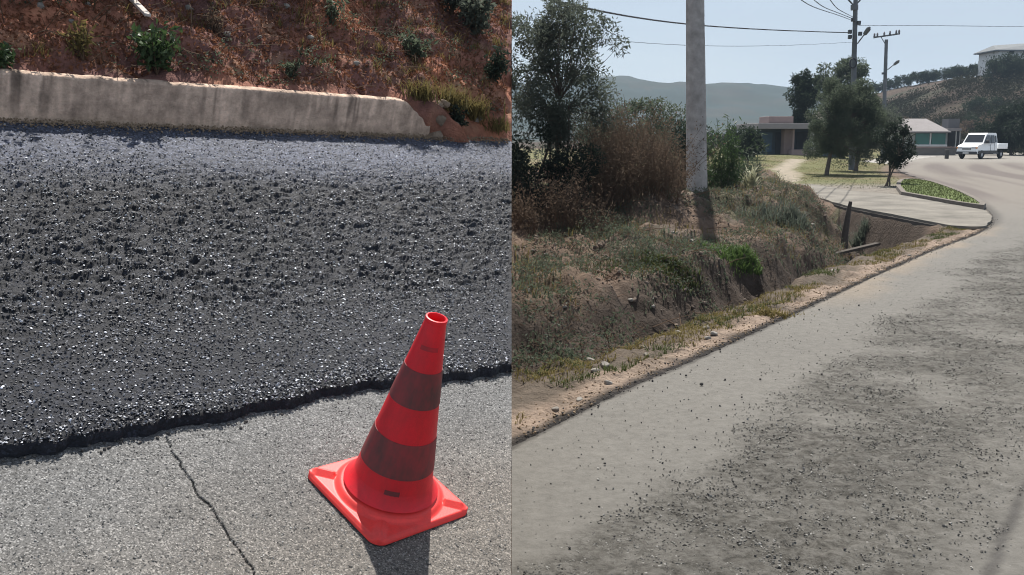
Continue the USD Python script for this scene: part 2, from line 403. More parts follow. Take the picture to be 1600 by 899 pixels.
# loose chippings lying on the two surfaces, far past counting
def scatter(name, label, protos, points, sizes, rng, look_, axis=None, kind='stuff', flat=True):
    path = numbered('/World/' + name)
    pi = UsdGeom.PointInstancer.Define(stage, path)
    rel = []
    for k, p in enumerate(protos):
        m = usdkit.mesh(stage, f'{path}/shape_{k}' if k else f'{path}/shape', p, look_, smooth=40)
        rel.append(m.GetPath())
    pi.CreatePrototypesRel().SetTargets(rel)
    n = len(points)
    pi.CreateProtoIndicesAttr(Vt.IntArray.FromNumpy(rng.integers(0, len(protos), n).astype(np.int32)))
    pi.CreatePositionsAttr(Vt.Vec3fArray.FromNumpy(np.asarray(points, np.float32)))
    sc = np.asarray(sizes, np.float32)
    if sc.ndim == 1: sc = np.repeat(sc[:, None], 3, 1)
    pi.CreateScalesAttr(Vt.Vec3fArray.FromNumpy(sc.astype(np.float32)))
    quats = rng.normal(size=(n, 4))
    if flat: quats[:, 1:3] *= 0.25
    quats /= np.linalg.norm(quats, axis=1, keepdims=True)
    pi.CreateOrientationsAttr(Vt.QuathArray([Gf.Quath(float(a), float(b), float(c), float(d)) for a, b, c, d in quats]))
    tag(pi.GetPrim(), label, None, None, kind)
    return path

rng = np.random.default_rng(5)
pebbles = [rock_mesh(k, 0.75, 1) for k in range(4)]
def fresh_points(n, lo, hi):
    i = rng.integers(3, len(FRESH[0]), n * 3); j = rng.integers(0, FRESH[0].shape[1], n * 3)
    keep = (FRESH[1][i, j] > lo) & (FRESH[1][i, j] < hi) & (rng.uniform(0, 1, len(i)) < FRESH[3][i, j])
    i, j = i[keep][:n], j[keep][:n]
    p = slope(FRESH[0][i, j] + rng.uniform(-.005, .005, len(i)), FRESH[1][i, j], FRESH[2][i, j] + 0.002)
    return p[p[:, 0] < -0.02]
def speckled(name, stops, rough_, spec_):
    return usdkit.material(stage, f'{LOOKS}/{name}', {'o': ('object_info', {}), 'r': ('rgb_ramp', {'ramp': stops}), 'p': ('principled_bsdf', {'roughness': rough_, 'specular_ior_level': spec_})},
                           [('o.random', 'r.fac'), ('r.color', 'p.base_color')], surface='p.BSDF')
grit = [rock_mesh(k, 0.42, 0) for k in range(10, 15)] + [rock_mesh(20, 0.4, 1)]
p = fresh_points(95000, 0.012, 3.05)
q_ = (p - ORIGIN) @ V
p = p[rng.uniform(0, 1, len(p)) < (1 - 0.72 * smoothstep(q_ + 0.5 * (fbm(p * 1.2, 3, 160) - 0.5), 2.0, 2.65)) * (0.55 + 0.45 * smoothstep(q_, 0.3, 0.9))]
scatter('asphalt_chippings', 'dark and glinting chippings standing proud of the fresh black asphalt', grit, p, rng.uniform(0.003, 0.0078, len(p)) * rng.uniform(.6, 1.15, len(p)), rng,
        speckled('chipping_look', [(0, (.009, .010, .014)), (.55, (.021, .024, .032)), (.76, (.062, .068, .084)), (.90, (.24, .25, .28)), (1, (.75, .77, .82))], 0.5, 0.35))
u = rng.uniform(-3.2, 0.3, 5000); v = edge_v(u) + rng.uniform(0.004, 0.13, 5000)
p = slope(u, v, 0.044 + 0.006 * smoothstep(v - edge_v(u), 0, 0.03)); p = p[p[:, 0] < -0.012]
scatter('lip_chippings', 'dark chippings along the lip of the fresh black asphalt', grit, p, rng.uniform(0.003, 0.0075, len(p)), rng, LOOKS + '/chipping_look')
u = rng.uniform(-2.9, 0.2, 26000); v = rng.uniform(-1.5, 0.0, 26000); v = np.where(v > edge_v(u) - 0.03, v - 0.1, v)
p = slope(u, v, 0.0 + (fbm(np.stack([u, v, 0 * u], -1) * 1.3, 3, 1) - 0.5) * 0.02 + 0.0005); p = p[p[:, 0] < -0.02]
scatter('old_asphalt_grains', 'worn pale and dark aggregate grains in the old asphalt', grit, p, rng.uniform(0.0016, 0.0042, len(p)), rng, speckled('old_grain_look', [(0, (.035, .034, .033)), (.45, (.10, .098, .094)), (.7, (.19, .185, .175)), (1, (.42, .41, .39))], 0.7, 0.3))
u = rng.uniform(-1.9, 2.65, 2600); v = wall_v(u) - np.abs(rng.normal(0, 0.055, 2600)) - 0.005
p = slope(u, v, 0.05 + rng.uniform(0, 0.02, 2600)); p = p[p[:, 0] < -0.02]
scatter('wall_foot_gravel', 'sandy gravel gathered along the foot of the concrete wall', pebbles, p, rng.uniform(0.003, 0.009, len(p)), rng, sand_stone_look)
u = rng.uniform(-3, 1.2, 220); e = edge_v(u); v = e - np.abs(rng.normal(0, 0.03, 220)) + 0.01
p = slope(u, v, 0.003); p = p[p[:, 0] < -0.02]
scatter('edge_crumbs', 'black crumbs broken from the ragged edge of the fresh asphalt', pebbles, p, rng.uniform(0.003, 0.009, len(p)), rng, dark_stone_look)

# hillside above the wall
WALL_END, WALL_H = 1.78, 0.315
def hill_w(u, v):
    u, v = np.asarray(u, float), np.asarray(v, float)
    d = v - wall_v(u) - 0.08
    q = np.stack([u, v, 0 * u], -1)
    wall = 1 - smoothstep(u + 0.25 * (fbm(q * 3, 2, 51) - 0.5), WALL_END - 0.02, WALL_END + 0.42)
    left = WALL_H - 0.015 + 0.42 * np.clip(d, 0, 2.3)
    right = 0.03 + 0.85 * np.clip(d + 0.12, 0, 0.55) + 0.42 * np.clip(d - 0.43, 0, 1.87)
    w = wall * left + (1 - wall) * right
    fade = smoothstep(d, -0.1, 0.25)
    w = w + fade * (0.34 * (fbm(q * 1.7, 4, 52) - 0.5) + 0.17 * (fbm(q * 6, 3, 53) - 0.5) + 0.055 * (fbm(q * 19, 3, 54) - 0.5))
    return w - 0.9 * np.clip(d - 2.5, 0, None)
vs = np.concatenate([np.linspace(0, 2.2, 260), np.linspace(2.25, 6.5, 60)])
t = np.linspace(0, 1, 420)
uu = np.zeros((len(vs), len(t))); vv = uu.copy(); ww = uu.copy()
for i, d in enumerate(vs):
    u = -3.3 + (seam_u(3.2 + d, 0.4 + 0.4 * min(d, 2.4)) + 3.3 + 0.25) * t
    uu[i] = u; vv[i] = wall_v(u) + 0.06 + d - 0.15 * smoothstep(u, WALL_END - 0.02, WALL_END + 0.25) * (1 - smoothstep(d, 0.0, 0.5))
ww = hill_w(uu, vv)
uu, vv, ww = np.vstack([uu[:1], uu]), np.vstack([vv[:1], vv]), np.vstack([ww[:1] * 0 - 0.06, ww])   # the foot reaches below the road
P = slope(uu, vv, ww)
over = P[..., 0] > SEAM
k = (P[..., 0] - SEAM) / U[0]
P = np.where(over[..., None], P - k[..., None] * U, P)
q = np.stack([uu, vv, ww], -1)
a = fbm(q * 1.4, 4, 61)[..., None]; b = fbm(q * 5, 3, 62)[..., None]
red, purple, ochre = np.array([0.50, 0.205, 0.115]), np.array([0.20, 0.10, 0.085]), np.array([0.52, 0.33, 0.20])
m = np.clip((a - 0.38) * 3.5, 0, 1)
tone = purple * (1 - m) + red * m
m2 = np.clip((b - 0.55) * 3, 0, 1) * 0.6
tone = tone * (1 - m2) + ochre * m2
obj('hillside', (P.reshape(-1, 3), grid_faces(*uu.shape)), soil_look, smooth=True, color=tone.reshape(-1, 3),
    label='red-brown earth slope rising above the low concrete wall', kind='structure')
hill_line = P[:, -1].copy()
# the cut face of the hillside where it drops to the lower road
line = np.vstack([old_line[old_line @ V < (fresh_line[0] @ V)], fresh_line[4:], hill_line[2:]])
line = line[np.argsort(line @ V)]
low = line.copy(); low[:, 2] = -0.5; low[:, 0] = -0.12 - 0.10 * (line[:, 2] + 0.5)
mid = (line * 0.5 + low * 0.5); mid[:, 0] -= 0.06
cut = np.stack([low, mid, line + [-0.0005, 0, -0.002]], 0)
cq = cut.reshape(-1, 3)
obj('hillside_cut', (cq, grid_faces(3, len(line))), soil_look, smooth=True, color=np.tile([0.2, 0.12, 0.08], (len(cq), 1)),
    label='cut earth face at the side of the hillside', kind='structure')

# the low concrete wall: face, top and rubble end
cols = np.linspace(0, 1, 360)
wu = -3.3 + (WALL_END + 3.3) * cols
prof = [(0.0, -0.03), (0.008, 0.08), (0.016, 0.16), (0.024, 0.24), (0.030, WALL_H - 0.018), (0.034, WALL_H - 0.006), (0.045, WALL_H), (0.09, WALL_H + 0.001), (0.13, WALL_H - 0.03), (0.14, 0.2), (0.14, -0.05)]
fine = []
for (a0, b0), (a1, b1) in zip(prof[:-1], prof[1:]):
    m_ = max(1, int(math.hypot(a1 - a0, b1 - b0) / 0.02))
    fine += [(a0 + (a1 - a0) * i / m_, b0 + (b1 - b0) * i / m_) for i in range(m_)]
fine.append(prof[-1])
wv = np.array([p_[0] for p_ in fine])[:, None] + wall_v(wu)[None, :]
wh = np.array([p_[1] for p_ in fine])[:, None] + 0 * wu[None, :]
uu = np.repeat(wu[None, :], len(fine), 0)
q = np.stack([uu, wh, 0 * uu], -1)
wv = wv + (fbm(q * 14, 4, 71) - 0.5) * 0.008
wh = wh + (wh > 0.27) * (fbm(q * np.array([11, 0, 1]), 4, 72) - 0.5) * 0.010
ragged = smoothstep(uu, WALL_END - 0.34, WALL_END)
wh = np.where(wh > 0, wh * (1 - 0.95 * ragged * fbm(q * 8, 3, 73)), wh)
streak = fbm(np.stack([uu * 34, wh * 1.6, 0 * uu], -1), 3, 74)
patch = fbm(q * 2.0, 4, 75)
st = np.clip((streak - 0.53) * 9, 0, 1) * np.clip((patch - 0.40) * 5, 0, 1) * smoothstep(wh, -0.05, 0.3)
base = np.array([0.52, 0.385, 0.295])[None, None] * (0.72 + 0.56 * fbm(np.stack([uu * 45, wh * 4, 0 * uu], -1), 3, 78))[..., None] * (0.7 + 0.6 * fbm(q * 3.5, 4, 76))[..., None]
base = base * (0.85 + 0.3 * fbm(np.stack([uu * 2, wh * 30, 0 * uu], -1), 3, 79))[..., None]
base = base * (1 - 0.7 * st[..., None]) + np.array([0.10, 0.075, 0.06]) * 0.3 * st[..., None]
sand = np.clip(1 - wh / 0.10, 0, 1)[..., None] * 0.5
base = base * (1 - sand) + np.array([0.46, 0.34, 0.23]) * sand
wall_thing = thing('retaining_wall', 'low weathered concrete wall with dark streaks at the foot of the red slope', 'wall', slope(0.0, 3.1, 0.0))
P = slope(uu, wv, wh)
obj('wall_body', (P.reshape(-1, 3), grid_faces(*uu.shape)[:, ::-1]), wall_look, wall_thing, smooth=True, color=base.reshape(-1, 3))
rng = np.random.default_rng(8)
block_look = look('block_look', (0.30, 0.23, 0.17), 0.95, 14.0, 0.5, 0.8, 50, 0.02)
def slope_rock(u, v, w, r, look_, seed, parent=None, name='stone', **tags):
    v_, f_ = rock_mesh(seed, 0.9, 1)
    return obj(name, (v_ * r + slope(u, v, w), f_), look_, parent, smooth=35, **tags)
for k, (u, h, r) in enumerate([(1.82, .06, .09), (1.88, .18, .08), (1.84, .28, .07), (1.96, .07, .08), (2.02, .15, .06), (1.92, .30, .06), (2.09, .05, .05)]):
    slope_rock(u, float(wall_v(u)) - .05 + h * .45, h, r * 0.8, block_look, 200 + k, wall_thing, 'broken_block')

# ------------------------------------------------------------------ traffic cone
def lathe(profile, sides=64):
    a = np.linspace(0, 2 * np.pi, sides, endpoint=False)
    v = np.array([[r * math.cos(x), r * math.sin(x), z] for r, z in profile for x in a])
    f = []
    for i in range(len(profile) - 1):
        for k in range(sides):
            p0, p1 = i * sides + k, i * sides + (k + 1) % sides
            f += [[p0, p1, p1 + sides], [p0, p1 + sides, p0 + sides]]
    return v, np.array(f)
def plastic(name, color, through, rough, dirt=0.25, dirt_color=(0.10, 0.045, 0.04), low=0.42, high=0.75, spec=0.4):
    nodes = {'g': ('texture_coordinate', {}), 'mp': ('mapping', {'scale': (1.0, 1.0, 0.45)}), 'n': ('noise_texture', {'scale': 13.0, 'detail': 7.0, 'roughness': 0.7}),
             'r': ('rgb_ramp', {'ramp': [(low, (0, 0, 0)), (high, (dirt,) * 3)]}), 'm': ('mix_color', {'a': color, 'b': dirt_color}),
             'n2': ('noise_texture', {'scale': 160.0, 'detail': 4.0}), 'b': ('bump', {'strength': 0.25, 'distance': 0.002}),
             'p': ('principled_bsdf', {'roughness': rough, 'specular_ior_level': spec}), 't': ('translucent_bsdf', {}), 'x': ('mix_closure', {'fac': through})}
    links = [('g.object', 'mp.vector'), ('mp.vector', 'n.vector'), ('n.fac', 'r.fac'), ('r.color', 'm.fac'), ('m.result', 'p.base_color'), ('m.result', 't.color'), ('g.object', 'n2.vector'),
             ('n2.fac', 'b.height'), ('b.normal', 'p.normal'), ('p.BSDF', 'x.closure1'), ('t.BSDF', 'x.closure2')]
    return usdkit.material(stage, f'{LOOKS}/{name}', nodes, links, surface='x.closure')
cone_look = plastic('cone_plastic_look', (0.82, 0.022, 0.035), 0.16, 0.45, 0.35)
base_look = plastic('cone_base_look', (0.82, 0.052, 0.045), 0.0, 0.5, 0.35, spec=0.35)
band_look = plastic('cone_band_look', (0.36, 0.045, 0.05), 0.1, 0.6, 0.9, (0.095, 0.05, 0.046), 0.30, 0.62)
scuff_look = plastic('cone_scuff_look', (0.20, 0.03, 0.035), 0.02, 0.7, 0.8)

smear_look = plastic('cone_smear_look', (0.55, 0.025, 0.035), 0.1, 0.6, 0.8)
foot = slope_at(606, 773)
c_left, c_front = slope_at(475, 742), slope_at(587, 858)
ax = c_front - c_left; ax /= np.linalg.norm(ax)
X = ax[0] * U + ax[1] * V; Y = np.cross(N, X)
cone_path = numbered('/World/traffic_cone')
cx = UsdGeom.Xform.Define(stage, cone_path)
M = np.eye(4); M[:3, 0], M[:3, 1], M[:3, 2], M[:3, 3] = X, Y, N, slope(*foot, 0.004)
cx.AddTransformOp().Set(Gf.Matrix4d(*M.T.ravel().tolist()))
tag(cx.GetPrim(), 'red plastic traffic cone with two grimy dark bands on the old asphalt', 'traffic cone')
cone = Thing(cone_path, (0, 0, 0))
def radius(z): return 0.143 + (0.0335 - 0.143) * (z - 0.055) / (0.70 - 0.055)
# square foot with round dome and raised corner ribs, one height field
HB, n = 0.213, 130
g = np.linspace(-1, 1, n)
gx, gy = np.meshgrid(g, g)
px_, py_ = gx * HB, gy * HB
cr = 0.045                                            # corner rounding: pull the grid's corners in
ex, ey = np.clip(np.abs(px_) - (HB - cr), 0, None), np.clip(np.abs(py_) - (HB - cr), 0, None)
el = np.hypot(ex, ey)
f_ = np.where(el > 1e-9, np.maximum(ex, ey) / np.maximum(el, 1e-9), 1.0)
px_ = np.sign(px_) * (np.minimum(np.abs(px_), HB - cr) + ex * f_); py_ = np.sign(py_) * (np.minimum(np.abs(py_), HB - cr) + ey * f_)
rr = np.hypot(px_, py_)
border = np.minimum(HB - np.abs(px_), HB - np.abs(py_))
hz = 0.020 + 0.018 * smoothstep(0.194 - rr, 0, 0.022) + 0.014 * smoothstep(0.176 - rr, 0, 0.045)
diag = np.minimum(np.abs(px_ - py_), np.abs(px_ + py_)) / math.sqrt(2)
corner = smoothstep(rr, 0.188, 0.198) * (1 - smoothstep(rr, 0.255, 0.275))
hz += 0.016 * corner * np.clip(1 - diag / 0.024, 0, 1)
hz -= 0.012 * (1 - smoothstep(border, 0, 0.012))
top = np.stack([px_, py_, hz], -1)
ring_idx = np.concatenate([np.arange(n), np.arange(2 * n - 1, n * n, n), np.arange(n * n - 2, n * n - n - 1, -1), np.arange(n * n - 2 * n, 0, -n)])
tv = top.reshape(-1, 3)
low = tv[ring_idx].copy(); low[:, 2] = 0.0
m_ = len(ring_idx)
sk = []
for k in range(m_):
    a0, a1, b0, b1 = ring_idx[k], ring_idx[(k + 1) % m_], n * n + k, n * n + (k + 1) % m_
    sk += [[a0, b0, a1], [a1, b0, b1]]
obj('base', (np.vstack([tv, low]), np.vstack([grid_faces(n, n), sk])), base_look, cone, smooth=55, local=True)
bands = [(0.15, 0.275), (0.40, 0.525)]
profile = [(radius(z) + 0.022 * max(0.0, 1 - (z - 0.049) / 0.055) ** 2, z) for z in np.linspace(0.049, 0.092, 8)]
profile += [(radius(z), z) for z in np.linspace(0.095, 0.685, 24)]
profile += [(0.0365, 0.687), (0.0375, 0.694), (0.036, 0.701), (0.031, 0.702), (0.0285, 0.698), (0.0275, 0.68)]
profile += [(radius(z) - 0.005, z) for z in np.linspace(0.66, 0.05, 14)]
obj('body', lathe(profile), cone_look, cone, smooth=40, local=True)
for z0, z1 in bands:
    zz = np.linspace(z0, z1, 8)
    obj('dark_band', lathe([(radius(z0) + 0.0002, z0)] + [(radius(z) + 0.0016, z) for z in zz] + [(radius(z1) + 0.0002, z1)]), band_look, cone, smooth=40, local=True)
# scuffs: a slot low on the front and a smear below the top
view = EYE - slope(*foot, 0.1)
fa = math.atan2(view @ Y, view @ X)
def patch_on_cone(a0, a1, z0, z1, off):
    aa = np.linspace(a0, a1, 9); zz = np.linspace(z0, z1, 4)
    v_ = np.array([[(radius(z) + off) * math.cos(a), (radius(z) + off) * math.sin(a), z] for z in zz for a in aa])
    return v_, grid_faces(4, 9)
obj('slot_mark', patch_on_cone(fa - 0.10, fa + 0.28, 0.088, 0.108, 0.0012), scuff_look, cone, smooth=True, local=True)
obj('smear', patch_on_cone(fa - 0.5, fa + 0.7, 0.600, 0.615, 0.0010), smear_look, cone, smooth=True, local=True)

# ------------------------------------------------------------------ plants, litter and stones on the red slope
def hill_point(px, py, extra=0.0):
    """The point of the hillside seen at a place of the photograph: walk the ray until it meets the slope."""
    d = direction(px, py); d = d / np.linalg.norm(d)
    p = EYE + d * np.arange(4.0, 14, 0.01)[:, None]; q_ = p - ORIGIN
    u_, v_, w_ = q_ @ U, q_ @ V, q_ @ N
    k = np.nonzero((v_ > wall_v(u_) + 0.06) & (w_ < hill_w(u_, v_)))[0]
    return p[k[0]] if len(k) else p[-1]
def cull(mesh, limit=-0.006):
    """Drops the leaves that would reach past the cut of the hillside."""
    v_, f_ = mesh
    return v_, f_[(v_[f_][:, :, 0] < limit).all(1)]
def herb(base, height, spread, count, look_, rng, leaf=(0.05, 0.022), stems=7, name='leafy_plant', label='', category='plant', group=None, stem_look=dry_twig_look):
    t_ = thing(name, label, category, base, group)
    pts, tubes = [], []
    for k in range(stems):
        a = rng.uniform(0, 2 * np.pi); sp = spread * rng.uniform(0.2, 1.0)
        tip = base + np.array([math.cos(a) * sp, math.sin(a) * sp, height * rng.uniform(0.55, 1.0)])
        bow = (base + tip) / 2 + np.array([0, 0, height * 0.15])
        tt = np.linspace(0, 1, 7)[:, None]
        c_ = (1 - tt) ** 2 * base + 2 * tt * (1 - tt) * bow + tt ** 2 * tip
        tubes.append(tube(c_, np.linspace(0.005, 0.002, 7) * max(1, height), 4))
        m2_ = count // stems
        kk = rng.uniform(0.25, 1.0, m2_)
        at_ = np.stack([np.interp(kk, tt[:, 0], c_[:, i]) for i in range(3)], 1)
        pts.append(at_ + rng.normal(0, spread * 0.13, (m2_, 3)))
    obj('stems', cull(join(tubes)), stem_look, t_, smooth=True)
    obj('foliage', cull(leaves(np.vstack(pts), leaf[0], leaf[1], rng)), look_, t_)
    return t_
rng = np.random.default_rng(21)
herb(hill_point(245, 118), 0.30, 0.20, 520, green_leaf_look, rng, (0.055, 0.03), 11, label='bushy bright green weed growing above the middle of the concrete wall')
herb(hill_point(8, 112), 0.16, 0.10, 160, green_leaf_look, rng, (0.045, 0.022), 6, label='small green weed above the wall at the far left edge')
herb(hill_point(455, 128), 0.16, 0.07, 120, olive_look, rng, (0.045, 0.02), 5, label='slender small weed growing on the wall top near its middle')
herb(hill_point(650, 98), 0.24, 0.16, 330, olive_look, rng, (0.05, 0.022), 8, label='grey-green weed on the red slope above the right end of the wall')
herb(hill_point(130, 95), 0.24, 0.16, 200, dry_grass_look, rng, (0.045, 0.02), 8, label='dry yellowish weed on the dark part of the red slope')
herb(hill_point(520, 40), 0.22, 0.14, 180, olive_look, rng, (0.04, 0.02), 7, label='thin grey-green weed high on the middle of the red slope')
herb(hill_point(345, 60), 0.2, 0.12, 120, brush_look, rng, (0.04, 0.02), 7, label='withered brown weed on the slope right of the bright green weed')
herb(hill_point(745, 60), 0.42, 0.28, 900, grey_leaf_look, rng, (0.06, 0.028), 12, name='slope_shrub', label='grey-green shrub at the upper right corner of the red slope', category='shrub')
herb(hill_point(705, 25), 0.40, 0.26, 800, grey_leaf_look, rng, (0.055, 0.026), 12, name='slope_shrub', label='dull green shrub on top of the slope left of the corner shrub', category='shrub')
herb(hill_point(770, 130), 0.3, 0.2, 420, dark_leaf_look, rng, (0.05, 0.024), 9, name='slope_shrub', label='dark straggling shrub at the right edge of the red slope', category='shrub')
herb(hill_point(715, 215), 0.26, 0.2, 520, dark_leaf_look, rng, (0.05, 0.024), 10, name='slope_shrub', label='dark low shrub at the broken right end of the concrete wall', category='shrub')
for k, (px, py, cnt, h) in enumerate([(700, 165, 420, .2), (735, 180, 380, .2), (655, 150, 260, .16), (775, 200, 200, .14)]):
    b_ = hill_point(px, py)
    o_ = rng.normal(0, 0.07, (cnt, 3)) * [1, 0.7, 0.25]
    g_ = blades(b_ + o_ - [0, 0, 0.03], h, 0.009, rng, 0.9)
    obj('grass_tuft', cull(g_), dry_grass_look, smooth=False,
        label=['yellow-green tuft of grass above the broken end of the wall', 'yellow-green tuft of grass right of the broken wall end, over the dark low shrub',
               'dry grass tuft drooping over the last metre of the wall', 'small dry grass tuft at the foot of the slope near its right edge'][k], category='grass tuft')
# dark shrubs along the crest whose lower parts show at the top of the picture
for k, (px, py, h, sp, cnt) in enumerate([(40, 8, .8, .5, 1100), (165, 4, .9, .5, 1200), (300, 6, .7, .4, 900), (450, 2, .7, .4, 900), (590, 5, .6, .35, 700)]):
    b_ = hill_point(px, py) + np.array([0, 0.12, 0])
    herb(b_, h, sp, cnt, dark_leaf_look if k % 2 else brush_look, rng, (0.06, 0.028), 14, name='crest_shrub', category='shrub',
         label=['brown dry shrub at the top left corner of the slope', 'dark shrub on the slope crest above the pale plank', 'brown dry shrub on the crest right of the pale plank',
                'dark shrub on the crest above the middle of the slope', 'brown dry shrub on the crest toward the right'][k])
# dry stems
def hill_scatter(n, rng, dmax=1.7):
    u_ = rng.uniform(-2.2, 3.9, n); d_ = rng.uniform(0.02, dmax, n); v_ = wall_v(u_) + 0.14 + d_
    p_ = slope(u_, v_, hill_w(u_, v_))
    return p_[p_[:, 0] < -0.05]
tubes = []
for p_ in hill_scatter(900, rng):
    a = rng.normal(size=3); a[2] = abs(a[2]) * 0.7; a /= np.linalg.norm(a)
    L_ = rng.uniform(0.10, 0.38)
    c_ = np.array([p_, p_ + a * L_ * 0.5 + rng.normal(0, 0.012, 3), p_ + a * L_ + rng.normal(0, 0.03, 3) - [0, 0, 0.04]])
    if c_[:, 0].max() < -0.02: tubes.append(tube(c_, [0.0032, 0.0026, 0.0015], 4, False))
obj('dry_stems', join(tubes), dry_twig_look, label='tangle of dry stems and twigs across the red slope', kind='stuff')
p_ = hill_scatter(34000, rng)
p2_ = hill_scatter(420, rng)
k2_ = fbm(p2_ * 2.2, 3, 64) > 0.47
p2_ = p2_[k2_]
p2_ = (p2_[:, None, :] + rng.normal(0, 0.025, (len(p2_), 16, 3)) * [1, 1, 0.3]).reshape(-1, 3)
obj('slope_grass', cull(blades(p2_ - [0, 0, 0.01], 0.10, 0.006, rng, 1.1)), dry_grass_look, label='sparse dry grass and seedlings over the red slope', kind='stuff')
p3_ = hill_scatter(420, rng); p3_ = p3_[fbm(p3_ * 1.8, 3, 65) > 0.5]
p3_ = (p3_[:, None, :] + rng.normal(0, 0.035, (len(p3_), 22, 3)) * [1, 1, 0.6] + [0, 0, 0.03]).reshape(-1, 3)
obj('slope_seedlings', cull(leaves(p3_, 0.026, 0.013, rng)), olive_look, label='tiny olive green seedlings scattered over the red slope', kind='stuff')
obj('leaf_litter', cull(leaves(p_ + [0, 0, 0.004], 0.032, 0.017, rng)), litter_look, label='brown and rust leaf litter strewn over the red slope', kind='stuff')
p_ = hill_scatter(1400, rng)
scatter('slope_rubble', 'small clods and stones strewn over the red slope', pebbles, p_, rng.uniform(0.006, 0.022, len(p_)), rng, look('clod_look', (0.27, 0.15, 0.10), 0.95, 20.0, 0.5))
for k, (px, py, r) in enumerate([(295, 17, .035), (328, 47, .028), (355, 57, .03), (213, 62, .03), (245, 55, .026), (64, 13, .03), (137, 10, .025), (447, 12, .028), (485, 62, .028), (557, 102, .028), (745, 190, .05), (405, 60, .022), (112, 35, .02)]):
    b_ = hill_point(px, py); v_, f2 = rock_mesh(300 + k, 0.8, 2)
    obj('slope_stone', (v_ * r + b_ + [0, 0, r * 0.4], f2), stone_look, smooth=35, label='pale stone lying on the red slope' if k != 10 else 'largest pale stone at the foot of the slope right of the wall end', category='stone',
        group='pale stones on the red slope' if k != 10 else None)
b0, b1 = hill_point(206, 10), hill_point(228, 33)
dv = (b1 - b0); dv /= np.linalg.norm(dv)
pl = box(-0.06, np.linalg.norm(b1 - b0) + 0.02, -0.018, 0.018, 0.0, 0.02, 0.004)
sd = np.cross(N, dv); sd /= np.linalg.norm(sd); nn_ = np.cross(dv, sd)
obj('plank', (pl[0] @ np.array([dv, sd * 1.2, nn_]) + b0 + nn_ * 0.035, pl[1]), pale_wood_look, smooth=30, label='pale split plank lying high on the dark left part of the slope', category='plank')

# ================================================================== THE RIGHT PLACE: a country road curving past a ditch
edge_px = [(800, 692), (900, 642), (1000, 593), (1100, 552), (1200, 506), (1300, 460), (1400, 414), (1470, 384), (1535, 362), (1552, 345), (1548, 328), (1500, 298), (1440, 279), (1400, 268), (1402, 258), (1425, 248), (1500, 240)]
EDGE = np.array([on_ground(*p)[:2] for p in edge_px])
first = EDGE[0] - (EDGE[3] - EDGE[0]) / np.linalg.norm(EDGE[3] - EDGE[0]) * 6
EDGE = np.vstack([first, EDGE, EDGE[-1] + [60, 45]])
# smooth the corners of the line
def chaikin(line, times=2):
    for _ in range(times):
        a, b = line[:-1], line[1:]
        line = np.vstack([line[:1], np.stack([a * .75 + b * .25, a * .25 + b * .75], 1).reshape(-1, 2), line[-1:]])
    return line
EDGE = chaikin(EDGE)
def beside(x, y):
    d, along, sg = polyline_distance(np.asarray(x, float), np.asarray(y, float), EDGE)
    return d * sg, along
DW = [on_ground(*p)[:2] for p in [(1484, 354), (1322, 323), (1262, 305), (1212, 291)]]      # left side of the driveway, near to far
DW = np.array(DW)
def driveway_left(y): return np.interp(y, DW[:, 1], DW[:, 0])
OFF = 1.42
d_ = EDGE[1:-1]
near = EDGE[(EDGE[:, 1] < 16)]
tang = np.gradient(near, axis=0); tang /= np.linalg.norm(tang, axis=1, keepdims=True)
ditch = near + np.c_[-tang[:, 1], tang[:, 0]] * OFF
DITCH = np.vstack([ditch, [[6.7, 18.0], [7.9, 19.9], [8.5, 21.6], [8.5, 24.2]]])

